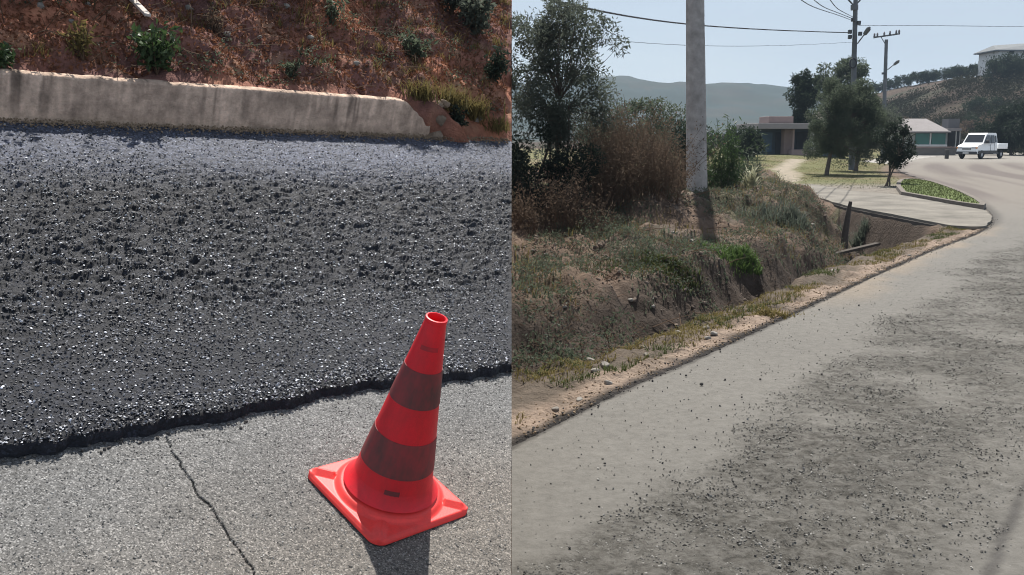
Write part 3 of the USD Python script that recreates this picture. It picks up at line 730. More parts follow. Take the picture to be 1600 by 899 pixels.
def ground_z(x, y, detail=True):
    x, y = np.asarray(x, float), np.asarray(y, float)
    s, along = beside(x, y)
    q = np.stack([x, y, 0 * x], -1)
    wild = smoothstep(s, 0.5, 1.6) * smoothstep(driveway_left(y) - x, -0.05, 0.5) * (1 - smoothstep(y, 33, 40))
    wild = np.where(y < 18.5, smoothstep(s, 0.3, 1.2), wild)
    z = np.where(s > 0, -0.015 - 0.035 * smoothstep(s, 0.05, 0.6), -0.035)
    z = np.where((y > 18.5) & (x > driveway_left(y) - 0.05) & (y < 60), -0.03, z)
    z = z + wild * (0.10 * smoothstep(s, 1.9, 2.6) + 0.55 * smoothstep(s, 2.6, 7.5))
    dd, da, _ = polyline_distance(x, y, DITCH)
    depth = 0.24 + 0.30 * smoothstep(y, 7, 11.5) + 0.45 * smoothstep(y, 12, 20)
    wid = 0.62 + 0.75 * smoothstep(y, 14, 21) + 0.45 * (fbm(q * 0.9, 3, 81) - 0.5) + 0.25 * (fbm(q * 3.0, 3, 97) - 0.5)
    z = z - wild * depth * (1 - smoothstep(dd, wid * 0.30, wid * 1.25))
    hole = np.hypot((x - 0.12) / 0.26, (y - 7.9) / 0.3)
    z = z - 0.28 * (1 - smoothstep(hole, 0.4, 1.0))
    for (mx, my, r, h) in [(2.55, 17.0, 1.0, .42), (3.3, 17.8, 1.0, .34), (1.4, 17.6, .9, .25), (4.6, 19.5, 1.1, .32), (5.7, 21.0, 1.2, .3), (6.6, 23.5, 1.3, .25), (1.9, 14.3, 1.0, .16)]:
        z = z + wild * h * np.exp(-((x - mx) ** 2 + (y - my) ** 2) / r ** 2)
    if detail:
        amp = smoothstep(s, 0.3, 2.4) * wild
        z = z + amp * (0.36 * (fbm(q * 0.8, 4, 82) - 0.5) + 0.34 * (fbm(q * 2.3, 4, 83) - 0.5) + 0.15 * (fbm(q * 7, 3, 84) - 0.5))
        z = z + smoothstep(s, 0.02, 0.4) * (1 - wild) * (y < 34) * (s > 0) * 0.05 * (fbm(q * 3, 3, 85) - 0.5)
        z = z + smoothstep(s, 0.02, 0.25) * (y < 19) * (0.15 * (fbm(q * 2.8, 3, 96) - 0.5) + 0.09 * (fbm(q * 8, 3, 86) - 0.5))
    off = smoothstep(s, 1.5, 9)
    z = z + 0.45 * smoothstep(y, 40, 72) * off
    # hill on the right beyond the houses
    hill = 15.2 * smoothstep(x + 0.10 * (y - 150), 48, 112) * smoothstep(y, 112, 185) * (1 - smoothstep(y, 215, 300))
    z = z + hill * (1 + 0.10 * (fbm(q * 0.05, 3, 87) - 0.5)) + smoothstep(hill, 0.5, 4) * 2.2 * (fbm(q * np.array([0.05, 0.16, 1]), 4, 88) - 0.5)
    # far range
    ridge = 800 + 60 * np.sin(x * 0.008)
    prof = 38 + 4 * np.sin((x - 40) * 0.0085 + 0.4) + 5 * np.sin(x * 0.0031 + 1.2) + 5 * (fbm(np.stack([x * 0.012, 0 * x, 0 * x], -1), 3, 89) - 0.5)
    prof = prof * (1 - 0.25 * smoothstep(x, 150, 420))
    far = np.exp(-((y - ridge) / 210.0) ** 2) * prof
    far = far * (1 + 0.55 * (fbm(q * 0.012, 4, 90) - 0.5)) + far * 0.12 * (fbm(q * 0.05, 3, 98) - 0.5)
    return z + np.where(y > 250, far * smoothstep(y, 250, 420), 0)

def graded(points, steps):
    out = [points[0]]
    for (a, b), (s0, s1) in zip(zip(points[:-1], points[1:]), steps):
        x = a; 
        while x < b - 1e-6:
            k = (x - a) / (b - a); x = min(b, x + s0 + (s1 - s0) * k); out.append(x)
    return np.array(out)
gy = graded([1.0, 4.5, 14, 27, 45, 110, 260, 1000, 3000], [(.2, .1), (.055, .055), (.06, .09), (.09, .3), (.4, 1.6), (2, 5), (9, 16), (60, 400)])
gx = np.concatenate([-graded([0, 3, 40, 1200], [(.12, .3), (.6, 5), (8, 120)])[::-1][:-1], graded([0, 10.5, 22, 70, 150, 1500], [(.055, .06), (.08, .3), (.4, 1.2), (1.5, 3.5), (5, 120)])])
XX, YY = np.meshgrid(gx, gy)
ZZ = ground_z(XX, YY)
XS, AL = beside(XX, YY)
q = np.stack([XX, YY, 0 * XX], -1)
def blend(base, color, mask): return base * (1 - mask[..., None]) + np.asarray(color) * mask[..., None]
n1, n2, n3 = fbm(q * 0.7, 4, 91), fbm(q * 2.4, 4, 92), fbm(q * 6, 3, 93)
tone = np.ones(XX.shape + (3,)) * np.array([0.19, 0.135, 0.10])
tone = blend(tone, (0.075, 0.055, 0.043), np.clip((n1 - 0.47) * 5, 0, 1))
tone = blend(tone, (0.22, 0.185, 0.15), np.clip((n2 - 0.56) * 5, 0, 1) * 0.6)
tone = blend(tone, (0.13, 0.13, 0.065), np.clip((n1 * 0.5 + n3 * 0.5 - 0.50) * 6, 0, 1) * 0.6 * smoothstep(XS, 1.9, 3.2))
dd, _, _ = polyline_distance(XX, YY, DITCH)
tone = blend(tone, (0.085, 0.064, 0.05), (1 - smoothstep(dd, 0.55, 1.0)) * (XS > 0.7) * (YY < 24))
verge = (XS > -0.1) & (YY < 20)
tone = blend(tone, (0.17, 0.138, 0.108), verge * (1 - smoothstep(XS + 0.5 * (n2 - .5), 0.6, 0.95)) * 0.9)
tone = blend(tone, (0.46, 0.35, 0.27), verge * (1 - smoothstep(XS + 0.75 * (n2 - .5), 0.10, 0.42)) * (0.45 + 0.55 * n3))
tone = blend(tone, (0.045, 0.04, 0.037), (np.abs(XS) < 0.3) * (1 - smoothstep(XS + 0.10 * (n3 - .5), 0.03, 0.10)) * 1.0)
right_of_drive = (YY > 18.5) & (XX > driveway_left(YY)) & (XS > 0)
tone = blend(tone, (0.26, 0.235, 0.20), right_of_drive * 0.9 * (YY < 40))
lawn = smoothstep(YY, 34, 38) * smoothstep(XS, 0.4, 1.5) * (1 - smoothstep(YY, 100, 125))
tone = blend(tone, (0.15, 0.155, 0.06), lawn * (0.75 + 0.25 * n2))
tone = blend(tone, (0.22, 0.17, 0.11), lawn * np.clip((n1 - 0.5) * 5, 0, 1) * 0.7)
path_d, _, _ = polyline_distance(XX, YY, np.array([on_ground(1215, 288)[:2], on_ground(1235, 272)[:2], on_ground(1222, 266)[:2], on_ground(1245, 255)[:2]]))
tone = blend(tone, (0.36, 0.31, 0.24), (1 - smoothstep(path_d + 0.9 * (n2 - 0.5), 0.2, 0.8)) * (YY > 26))
lot = (XX > 25) & (YY > 60) & (YY < 112) & (XS < 3)
tone = blend(tone, (0.40, 0.38, 0.35), lot * 1.0)
far_n = fbm(q * np.array([0.05, 0.14, 1]), 5, 94)
hillm = smoothstep(YY, 108, 125)
tone = blend(tone, (0.056, 0.036, 0.024), hillm)
tone = blend(tone, (0.034, 0.040, 0.020), hillm * np.clip((far_n - 0.47) * 7, 0, 1))
tone = blend(tone, (0.085, 0.062, 0.046), hillm * np.clip((0.42 - far_n) * 9, 0, 1) * 0.7)
tone = blend(tone, (0.022, 0.036, 0.030), smoothstep(YY, 260, 380) * (0.72 + 0.28 * (fbm(q * 0.02, 4, 95) > 0.5)))
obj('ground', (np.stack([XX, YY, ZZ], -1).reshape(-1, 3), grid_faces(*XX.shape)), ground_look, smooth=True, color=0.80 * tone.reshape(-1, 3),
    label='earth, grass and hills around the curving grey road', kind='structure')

# road sheet: rows follow the left edge
def resample(line, steps):
    seg = np.linalg.norm(np.diff(line, axis=0), axis=1); acc = np.concatenate([[0], np.cumsum(seg)])
    return np.stack([np.interp(steps, acc, line[:, k]) for k in (0, 1)], 1), acc[-1]
gx2 = graded([0.0, 12.5, 24, 62], [(.03, .045), (.06, .16), (.2, .8)])
gy2 = graded([3.2, 12, 24, 60, 112], [(.03, .05), (.055, .14), (.2, .7), (.8, 1.5)])
X2, Y2 = np.meshgrid(gx2, gy2)
S2, _ = beside(X2, Y2)
q = np.stack([X2, Y2, 0 * X2], -1)
ragged = 0.06 * (fbm(q * 5, 3, 101) - 0.5)
keep = (S2 + ragged < 0.02)
smooth_band = smoothstep(-S2 + 0.5 * (fbm(q * 1.1, 3, 102) - 0.5), 0.85, 1.6)
lane = np.array([on_ground(*p)[:2] for p in [(1545, 899), (1565, 850), (1600, 770), (1660, 690)]])
lane = np.vstack([lane[0] - (lane[1] - lane[0]) * 6, lane, lane[-1] + (lane[-1] - lane[-2]) * 6])
ld, _, lsg = polyline_distance(X2, Y2, lane)
seam_j = 0.05 * (fbm(q * 7, 3, 103) - 0.5)
beyond = smoothstep(-lsg * ld + seam_j, -0.01, 0.02) * (ld < 6)
chip = smooth_band * (1 - 0.7 * beyond) * (0.35 + 0.9 * np.clip((fbm(q * np.array([1.6, 1.6, 1]), 4, 104) - 0.34) * 2.6, 0, 1))
fadefar = 1 - smoothstep(Y2, 14, 26)
band = smoothstep(-S2 + 0.7 * (fbm(q * 0.9, 3, 113) - 0.5), 0.60, 1.10) * (1 - 0.55 * smoothstep(-S2 + 0.6 * (fbm(q * 0.7, 3, 114) - 0.5), 1.9, 2.8))
loose = band * (1 - 0.75 * beyond) * np.clip(0.62 + 2.0 * (fbm(q * 2.1, 4, 115) - 0.40), 0.40, 1) * (1 - 0.85 * smoothstep(Y2, 18, 28))
clump = fbm(q * np.array([13, 13, 1]), 4, 105)
Z2 = -0.004 + chip * fadefar * (0.045 * np.clip(clump - 0.5, -.15, .5) + 0.010 * (fbm(q * 34, 2, 106) - 0.5)) + 0.012 * (fbm(q * 0.8, 3, 107) - 0.5) * fadefar + 0.006 * beyond
edge_dip = smoothstep(-S2 + ragged, -0.02, 0.10)
Z2 = Z2 * edge_dip - 0.028 * (1 - edge_dip)
tone = np.ones(X2.shape + (3,)) * np.array([0.262, 0.254, 0.238])
tone = tone * (0.93 + 0.14 * fbm(q * 0.9, 4, 108))[..., None]
tone = blend(tone, (0.19, 0.183, 0.167), 0.7 * loose * np.clip(0.35 + (clump - 0.46) * 4.0 + (fbm(q * 5.5, 3, 112) - 0.5) * 2.5, 0, 1) * (0.45 + 0.55 * fadefar) * 0.9)
streak = np.array([on_ground(*p)[:2] for p in [(1180, 930), (1330, 858), (1450, 800), (1560, 700)]])
sd_, _, _ = polyline_distance(X2, Y2, streak)
tone = blend(tone, (0.30, 0.29, 0.27), (1 - smoothstep(sd_ + 0.15 * (fbm(q * 4, 3, 109) - .5), 0.05, 0.22)) * 0.5)
tone = blend(tone, (0.13, 0.125, 0.12), (1 - smoothstep(np.abs(lsg * ld + seam_j), 0.010, 0.038)) * 0.95)
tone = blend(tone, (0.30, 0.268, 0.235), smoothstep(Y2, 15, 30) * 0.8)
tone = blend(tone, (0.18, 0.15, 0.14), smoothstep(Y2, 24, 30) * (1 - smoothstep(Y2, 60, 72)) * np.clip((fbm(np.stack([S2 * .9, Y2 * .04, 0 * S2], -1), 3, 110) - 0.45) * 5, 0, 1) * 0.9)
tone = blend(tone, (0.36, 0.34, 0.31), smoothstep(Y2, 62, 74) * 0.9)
sand_spill = (1 - smoothstep(-S2 + 0.7 * (fbm(q * 1.3, 3, 111) - .5), 0.0, 0.5)) * smoothstep(Y2, 8.5, 12) * (1 - smoothstep(Y2, 17, 20))
tone = blend(tone, (0.42, 0.345, 0.265), sand_spill * 0.8)
edge_dark = (1 - smoothstep(-S2 + ragged, 0.015, 0.07 + 0.22 * smoothstep(Y2, 17, 19.5) * (1 - smoothstep(Y2, 26, 34))))
tone = blend(tone, (0.075, 0.068, 0.062), edge_dark * 0.75)
faces = grid_faces(*X2.shape)
ok = keep.ravel()[faces].all(1)
faces = faces[ok]
vv_ = np.stack([X2, Y2, Z2], -1).reshape(-1, 3); cc_ = tone.reshape(-1, 3)
idx = np.unique(faces); remap = np.zeros(len(vv_), int); remap[idx] = np.arange(len(idx))
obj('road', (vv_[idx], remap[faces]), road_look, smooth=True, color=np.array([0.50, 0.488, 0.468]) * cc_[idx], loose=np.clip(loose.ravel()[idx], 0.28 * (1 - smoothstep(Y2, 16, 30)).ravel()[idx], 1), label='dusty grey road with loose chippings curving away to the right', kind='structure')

rng = np.random.default_rng(33)
def road_points(n, y0, y1):
    x = rng.uniform(0.02, 11, n); y = y0 + (y1 - y0) * rng.uniform(0, 1, n) ** 1.5
    return x, y
x, y = rng.uniform(0.02, 10, 420000), 3.3 + 13.7 * rng.uniform(0, 1, 420000) ** 1.35
k = (x < 0.56 * y + 0.4) & (x > 0.0)
x, y = x[k], y[k]
s_, _ = beside(x, y)
qq = np.stack([x, y, 0 * x], -1)
bd = smoothstep(-s_ + 0.7 * (fbm(qq * 0.9, 3, 113) - 0.5), 0.60, 1.10) * (1 - 0.55 * smoothstep(-s_ + 0.6 * (fbm(qq * 0.7, 3, 114) - 0.5), 1.9, 2.8))
lo_ = bd * np.clip(0.62 + 2.0 * (fbm(qq * 2.1, 4, 115) - 0.40), 0.40, 1) * np.clip((fbm(qq * 7.0, 3, 116) - 0.38) * 6, 0.2, 1)
_, _, side_ = polyline_distance(x, y, lane)
lo_ = np.maximum(lo_ * np.where(side_ < 0, 0.35, 1), 0.035 * (s_ < -0.05))
k = rng.uniform(0, 1, len(x)) < lo_ * 0.75
x, y = x[k], y[k]
p_ = np.stack([x, y, 0 * x - 0.001], 1)
scatter('road_chippings', 'grey chippings loosened over the rough part of the road', grit, p_, rng.uniform(0.003, 0.0095, len(x)) * rng.uniform(.6, 1.1, len(x)), rng, speckled('road_chip_look', [(0, (.045, .043, .039)), (.4, (.095, .091, .083)), (.8, (.15, .145, .132)), (1, (.26, .25, .23))], 0.85, 0.2))
ep, L_ = resample(EDGE, rng.uniform(5.5, 24.0, 2400))
ex_ = ep + np.abs(rng.normal(0, 0.16, (len(ep), 1))) * np.array([-0.86, 0.5]) + rng.normal(0, 0.02, (len(ep), 2))
m_ = ex_[:, 0] > 0.02
ex_ = ex_[m_]
p_ = np.c_[ex_, ground_z(ex_[:, 0], ex_[:, 1]) + 0.004]
scatter('verge_gravel', 'sandy gravel along the ragged edge of the grey road', pebbles, p_, rng.uniform(0.003, 0.011, len(p_)) * rng.uniform(.6, 1.3, len(p_)), rng, sand_stone_look)
m_ = rng.uniform(0, 1, len(ep)) < 0.22
ex_ = ep[m_] + rng.normal(0, 0.05, (m_.sum(), 2)); ex_ = ex_[ex_[:, 0] > 0.02]
p_ = np.c_[ex_, np.zeros(len(ex_)) + 0.0]
scatter('edge_chips', 'dark asphalt chips broken from the left edge of the grey road', pebbles, p_, rng.uniform(0.004, 0.012, len(p_)), rng, dark_stone_look)
# countable crumbs on the smooth band
crumb_px = [(1096, 602), (1133, 594), (1159, 622), (1188, 594), (1107, 657), (1072, 588), (1256, 500), (1280, 485), (1308, 500), (1342, 478), (1398, 520), (1452, 475), (1290, 556), (1314, 552), (1354, 568), (1360, 535), (1255, 586), (1265, 582), (1284, 586), (1398, 522), (1500, 540), (1570, 500), (1530, 760), (1571, 698), (1527, 740), (1470, 640), (1380, 790), (1320, 860), (1250, 820), (1150, 800), (1090, 806), (1000, 780), (960, 840), (890, 858), (1180, 870), (1410, 560), (1440, 600), (1215, 700), (1020, 706), (945, 726)]
proto = None
for k, (px, py) in enumerate(crumb_px):
    b_ = on_ground(px, py); r = rng.uniform(0.005, 0.009) * (0.55 + 0.08 * b_[1])
    if proto is None:
        proto = thing('asphalt_crumb', 'small dark crumb of asphalt lying loose on the grey road', 'crumb', b_ + [0, 0, 0.004], 'dark asphalt crumbs on the grey road')
        v_, f2 = rock_mesh(401, 0.8, 1)
        obj('crumb', (v_ * 0.014 + [0, 0, 0.004], f2), dark_stone_look, proto, smooth=35, local=True)
    else:
        copy(proto, b_ + [0, 0, 0.004], rng.uniform(0, 360), r / 0.014)

# driveway slab with a drop on its near left side
drive_px_right = [(1538, 330), (1405, 306), (1335, 300), (1262, 288)]
DR = np.array([on_ground(*p)[:2] for p in drive_px_right])
left = np.vstack([[on_ground(1535, 362)[:2]], DW])
right = np.vstack([[on_ground(1550, 340)[:2]], DR])
outline = np.vstack([left, right[::-1]])
from shapely.geometry import Polygon
slab_poly = Polygon(outline).buffer(0).buffer(-0.35).buffer(0.35).segmentize(0.25)
ring_ = np.array(slab_poly.exterior.coords); ring_ += 0.12 * (np.stack([fbm(np.c_[ring_ * 1.5, 0 * ring_[:, :1]], 3, 121), fbm(np.c_[ring_ * 1.5, 0 * ring_[:, :1]], 3, 122)], 1) - 0.5)
slab = trimesh.creation.extrude_polygon(Polygon(ring_).buffer(0), 0.05, engine='earcut')
slab = slab.subdivide_to_size(0.35)
v_ = np.array(slab.vertices); v_[:, 2] += -0.025
v_[:, 2] += 0.012 * (fbm(np.stack([v_[:, 0], v_[:, 1], 0 * v_[:, 0]], -1) * 0.8, 2, 120) - 0.5) * (v_[:, 2] > -0.5)
drive_look = look('driveway_look', (0.20, 0.183, 0.155), 0.92, 1.1, 0.55, 0.5, 25, 0.02)
obj('driveway', (v_, np.array(slab.faces)), drive_look, smooth=40, label='pale concrete driveway crossing the ditch', kind='structure')
wall_pts = np.vstack([DW[:3]])
wv_, wf_ = [], []
dirv = np.diff(wall_pts, axis=0)
inner = wall_pts + np.array([0.22, 0.0]); outer = wall_pts + np.array([-0.03, 0.0])
ring = Polygon(np.vstack([outer, inner[::-1]]))
cw = trimesh.creation.extrude_polygon(ring, 1.40, engine='earcut'); cw.apply_translation([0, 0, -1.43])
culvert = thing('culvert_wall', 'dark damp side wall of the driveway above the ditch', 'wall', [*wall_pts[0], 0])
obj('wall_face', (np.array(cw.vertices), np.array(cw.faces)), look('culvert_look', (0.075, 0.066, 0.058), 0.9, 2.0, 0.5, 0.25, 9, 0.02), culvert)
# kerbed grass island
isl = chaikin(np.array([on_ground(*p)[:2] for p in [(1408, 305), (1535, 329), (1542, 322), (1500, 301), (1450, 284), (1408, 282), (1398, 292), (1408, 305)]]), 1)
isl_poly = Polygon(isl).buffer(0)
kerb_poly = isl_poly.difference(isl_poly.buffer(-0.14))
kerb = trimesh.creation.extrude_polygon(kerb_poly if kerb_poly.geom_type == 'Polygon' else max(kerb_poly.geoms, key=lambda g: g.area), 0.16, engine='earcut')
island = thing('kerbed_island', 'kerbed strip of green grass between the driveway and the road', 'verge', [*isl_poly.centroid.coords[0], 0])
obj('kerb', (np.array(kerb.vertices) + [0, 0, -0.06], np.array(kerb.faces)), look('kerb_look', (0.15, 0.13, 0.11), 0.9, 5.0, 0.35), island)
turf = trimesh.creation.extrude_polygon(isl_poly.buffer(-0.135), 0.11, engine='earcut')
obj('turf', (np.array(turf.vertices) + [0, 0, -0.03], np.array(turf.faces)), look('turf_look', (0.13, 0.17, 0.05), 0.95, 2.0, 0.4), island)
x0, y0, x1, y1 = isl_poly.bounds
pts = np.c_[rng.uniform(x0, x1, 26000), rng.uniform(y0, y1, 26000)]
import shapely
inside = shapely.contains_xy(isl_poly.buffer(-0.16), pts[:, 0], pts[:, 1])
pts = pts[inside]
obj('grass', blades(np.c_[pts, np.full(len(pts), 0.07)], 0.06, 0.014, rng, 0.7), island_grass_look, label='short bright grass growing on the kerbed island', kind='stuff')

# lawn grass under the trees and dry grass over the rough bank
def ground_grass(name, label, n, region, h, w, look_, rng, test, lean=0.6):
    x = rng.uniform(region[0], region[1], n); y = rng.uniform(region[2], region[3], n)
    k = test(x, y); x, y = x[k], y[k]
    p = np.c_[x, y, ground_z(x, y) - 0.01]
    if len(p): obj(name, blades(p, h, w, rng, lean), look_, label=label, kind='stuff')
def clumpy(scale, seed, limit): return lambda x, y: fbm(np.stack([x * scale, y * scale, 0 * x], -1), 3, seed) > limit
PATH = np.array([on_ground(1215, 288)[:2], on_ground(1235, 272)[:2], on_ground(1222, 266)[:2], on_ground(1245, 255)[:2]])
def off_path(x, y): return polyline_distance(x, y, PATH)[0] > 0.6
c1, c2 = clumpy(0.9, 131, 0.5), clumpy(1.1, 132, 0.53)
ground_grass('bank_grass', 'dry and olive grass straggling over the rough bank left of the ditch', 26000, (0, 9, 8, 34), 0.16, 0.010, dry_grass_look, rng,
             lambda x, y: c1(x, y) & (beside(x, y)[0] > 2.1) & (x < driveway_left(y) - 0.2))
ground_grass('bank_weeds', 'low green weeds over the rough bank left of the ditch', 50000, (0, 8, 7.5, 26), 0.10, 0.014, olive_look, rng,
             lambda x, y: c2(x, y) & (beside(x, y)[0] > 1.9) & (x < driveway_left(y) - 0.2), 0.9)
ev, _ = resample(EDGE, rng.uniform(5.0, 22.0, 30000)); off_v = rng.uniform(0.25, 1.25, 30000)
ev = ev + off_v[:, None] * np.array([-0.86, 0.5]); kv = (ev[:, 0] > 0.02) & (ev[:, 1] < 18.5) & (beside(ev[:, 0], ev[:, 1])[0] > 0.2)
for lk, seed_, name_, lab_ in ((dry_grass_look, 133, 'verge_dry_grass', 'thin yellow grass on the verge beside the grey road'), (island_grass_look, 136, 'verge_green_grass', 'short green grass on the verge beside the grey road')):
    kk = kv & (fbm(np.stack([ev[:, 0] * 1.3, ev[:, 1] * 1.3, 0 * ev[:, 0]], -1), 3, seed_) > 0.51) & (rng.uniform(0, 1, len(ev)) < 0.8)
    obj(name_, blades(np.c_[ev[kk], ground_z(ev[kk, 0], ev[kk, 1]) - 0.01], 0.06, 0.008, rng, 0.9), lk, label=lab_, kind='stuff')
ground_grass('lawn_grass', 'green and straw coloured grass of the lawn below the olive trees', 26000, (9, 30, 33, 75), 0.05, 0.018, island_grass_look, rng,
             lambda x, y: (beside(x, y)[0] > 0.8) & off_path(x, y) & clumpy(0.35, 134, 0.42)(x, y), 0.7)
ground_grass('lawn_dry_grass', 'straw coloured grass patches of the lawn below the olive trees', 30000, (9, 30, 33, 75), 0.05, 0.018, dry_grass_look, rng,
             lambda x, y: (beside(x, y)[0] > 0.8) & off_path(x, y) & clumpy(0.3, 135, 0.53)(x, y), 0.7)

x = rng.uniform(0.02, 8, 5200); y = 7.5 + 18 * rng.uniform(0, 1, 5200) ** 1.3
k = (fbm(np.stack([x * 0.8, y * 0.8, 0 * x], -1), 3, 151) > 0.48) & (beside(x, y)[0] > 1.35) & (x < driveway_left(y) - 0.3)
x, y = x[k], y[k]
c_ = np.c_[x, y, ground_z(x, y)]
c_ = (c_[:, None, :] + rng.normal(0, 1, (len(c_), 34, 3)) * [.09, .09, .035] + [0, 0, .05]).reshape(-1, 3)
half = rng.uniform(0, 1, len(c_)) < 0.55
obj('bank_scrub', leaves(c_[half], 0.045, 0.018, rng), olive_look, label='low olive scrub over the rough bank left of the ditch', kind='stuff')
obj('bank_debris', leaves(c_[~half] - [0, 0, .03], 0.05, 0.016, rng), brush_look, label='dry brown plant litter over the rough bank left of the ditch', kind='stuff')
tw = []
for k in range(420):
    px_0, py_0 = rng.uniform(0.05, 7), 8 + 13 * rng.uniform() ** 1.2
    if beside(px_0, py_0)[0] < 1.2 or px_0 > driveway_left(py_0) - .3: continue
    a0_ = np.array([px_0, py_0, float(ground_z(px_0, py_0)) + .01]); dd_ = rng.normal(size=3) * [1, 1, .5]; dd_[2] = abs(dd_[2])
    tw.append(tube(np.array([a0_, a0_ + dd_ * .14, a0_ + dd_ * .26 - [0, 0, .03]]), [.006, .005, .002], 4, False))
obj('bank_twigs', join(tw), dry_twig_look, label='dry twigs lying over the rough bank left of the ditch', kind='stuff')

def ground_hit(px, py):
    d = direction(px, py)
    lo, hi = 3.5, 130.0
    for n_ in (400, 60):
        yy = np.geomspace(lo, hi, n_)
        p = EYE + d * (yy / d[1])[:, None]
        below = np.nonzero(p[:, 2] <= ground_z(p[:, 0], p[:, 1]))[0]
        if not len(below): return on_ground(px, py)
        k = below[0]
        if k == 0: break
        lo, hi = yy[k - 1], yy[k]
    return p[k]
def stand(px, y): 
    x = (px - 800) / FOCAL * y / (_cp + (449.5 - 300) / FOCAL * _sp)
    return np.array([x, y, float(ground_z(x, y))])

# green tufts
for k, (px, py, sx, cnt, h, lk, lab) in enumerate([
    (1165, 402, 0.8, 3200, .12, lush_grass_look, 'bright green grass tuft on the far lip of the ditch'),
    (1035, 424, 0.75, 2600, .11, island_grass_look, 'dull green grass tuft on the bank left of the bright tuft'),
    (1345, 372, 0.55, 900, .30, grey_leaf_look, 'blue-green grass tuft in the ditch below the driveway wall'),
    (1195, 490, 0.30, 420, .08, dry_grass_look, 'low yellowish grass tuft on the road verge'),
    (900, 560, 0.30, 300, .08, olive_look, 'small dull tuft at the near end of the ditch'),
    (1230, 345, 0.8, 900, .28, grey_leaf_look, 'grey-green weeds on the bank above the ditch, left of the leaning stake')]):
    b_ = ground_hit(px, py)
    xy = b_[:2] + rng.normal(0, 1, (cnt, 2)) * [sx * 0.5, sx * 0.22]
    p_ = np.c_[xy, ground_z(xy[:, 0], xy[:, 1]) - 0.02]
    p_ = p_[np.abs(p_[:, 2] - b_[2]) < 0.28]
    obj('grass_tuft', blades(p_, h, 0.014, rng, 0.7), lk, label=lab, category='grass tuft')

# stones on the verge and bank
proto = None
stone_px = [(922, 565, .07), (930, 580, .05), (945, 572, .06), (1103, 515, .06), (1115, 522, .05), (1106, 530, .05), (1060, 522, .05), (1302, 424, .05), (853, 398, .05), (833, 392, .03), (823, 455, .05), (865, 402, .05), (1010, 556, .04), (1140, 550, .04), (1165, 542, .04), (1082, 378, .07), (1052, 365, .08), (1005, 545, .05), (950, 600, .04), (905, 625, .035), (868, 640, .035), (1290, 470, .035), (1480, 388, .05), (1240, 500, .04), (985, 470, .05), (1020, 480, .045), (880, 480, .05), (1360, 440, .045), (1420, 400, .05), (1270, 352, .07)]
for k, (px, py, r) in enumerate(stone_px):
    b_ = ground_hit(px, py)
    if proto is None:
        proto = thing('roadside_stone', 'pale stone lying on the earth beside the grey road', 'stone', b_, 'pale stones beside the grey road')
        v_, f2 = rock_mesh(501, 0.6, 2)
        obj('stone', (v_ * 0.05 + [0, 0, 0.01], f2), stone_look, proto, smooth=35, local=True)
    else:
        copy(proto, b_, rng.uniform(0, 360), (r * 0.8 / 0.05 * rng.uniform(.8, 1.3), r * 0.8 / 0.05, r * 0.8 / 0.05 * rng.uniform(.7, 1.2)))
# clods of the dug earth mound
p_ = []
for (mx, my, r, n_) in [(2.6, 17.0, 1.1, 700), (4.8, 19.7, 1.2, 500), (1.5, 13.0, 1.6, 700), (3.2, 11.5, 1.3, 500), (6, 21, 1.2, 300)]:
    xy = rng.normal(0, r * 0.6, (n_, 2)) + [mx, my]; p_.append(xy)
p_ = np.vstack(p_); p_ = p_[(p_[:, 0] > 0.05) & (beside(p_[:, 0], p_[:, 1])[0] > 1.0) & (p_[:, 0] < driveway_left(p_[:, 1]) - .2)]
p_ = np.c_[p_, ground_z(p_[:, 0], p_[:, 1]) + 0.01]
scatter('earth_clods', 'clods of dug earth over the mounds and the bank', pebbles, p_, rng.uniform(0.010, 0.05, len(p_)) * rng.uniform(.3, 1, len(p_)), rng, look('earth_clod_look', (0.16, 0.125, 0.10), 0.95, 9.0, 0.5))

# leaning stake, planks in the ditch
b_ = ground_hit(1319, 384); b_[2] -= 0.15
top_ = at(1329, 315, b_[1] - 0.05)
stake = np.array([b_, b_ * .65 + top_ * .35 + [-.03, 0, 0], b_ * .3 + top_ * .7 + [-.02, 0, 0], top_])
obj('stake', tube(stake, [.085, .075, .06, .035], 7), dark_wood_look, smooth=40, label='dark weathered stake leaning upright out of the ditch', category='stake')
def plank(px0, py0, px1, py1, y0, y1, w, t_, label):
    a, b = at(px0, py0, y0), at(px1, py1, y1)
    d = b - a; L = np.linalg.norm(d); d /= L
    s = np.cross(d, [0, 0, 1]); s /= np.linalg.norm(s); u = np.cross(s, d)
    bx = box(0, L, -w / 2, w / 2, -t_ / 2, t_ / 2, 0.006)
    obj('board', (bx[0] @ np.array([d, s, u]) + a, bx[1]), dark_wood_look, smooth=30, label=label, category='board')
g = ground_hit(1330, 398)
plank(1300, 398, 1372, 381, g[1] - .9, g[1] - .5, .14, .05, 'dark board slanting in the ditch at the foot of the leaning stake')

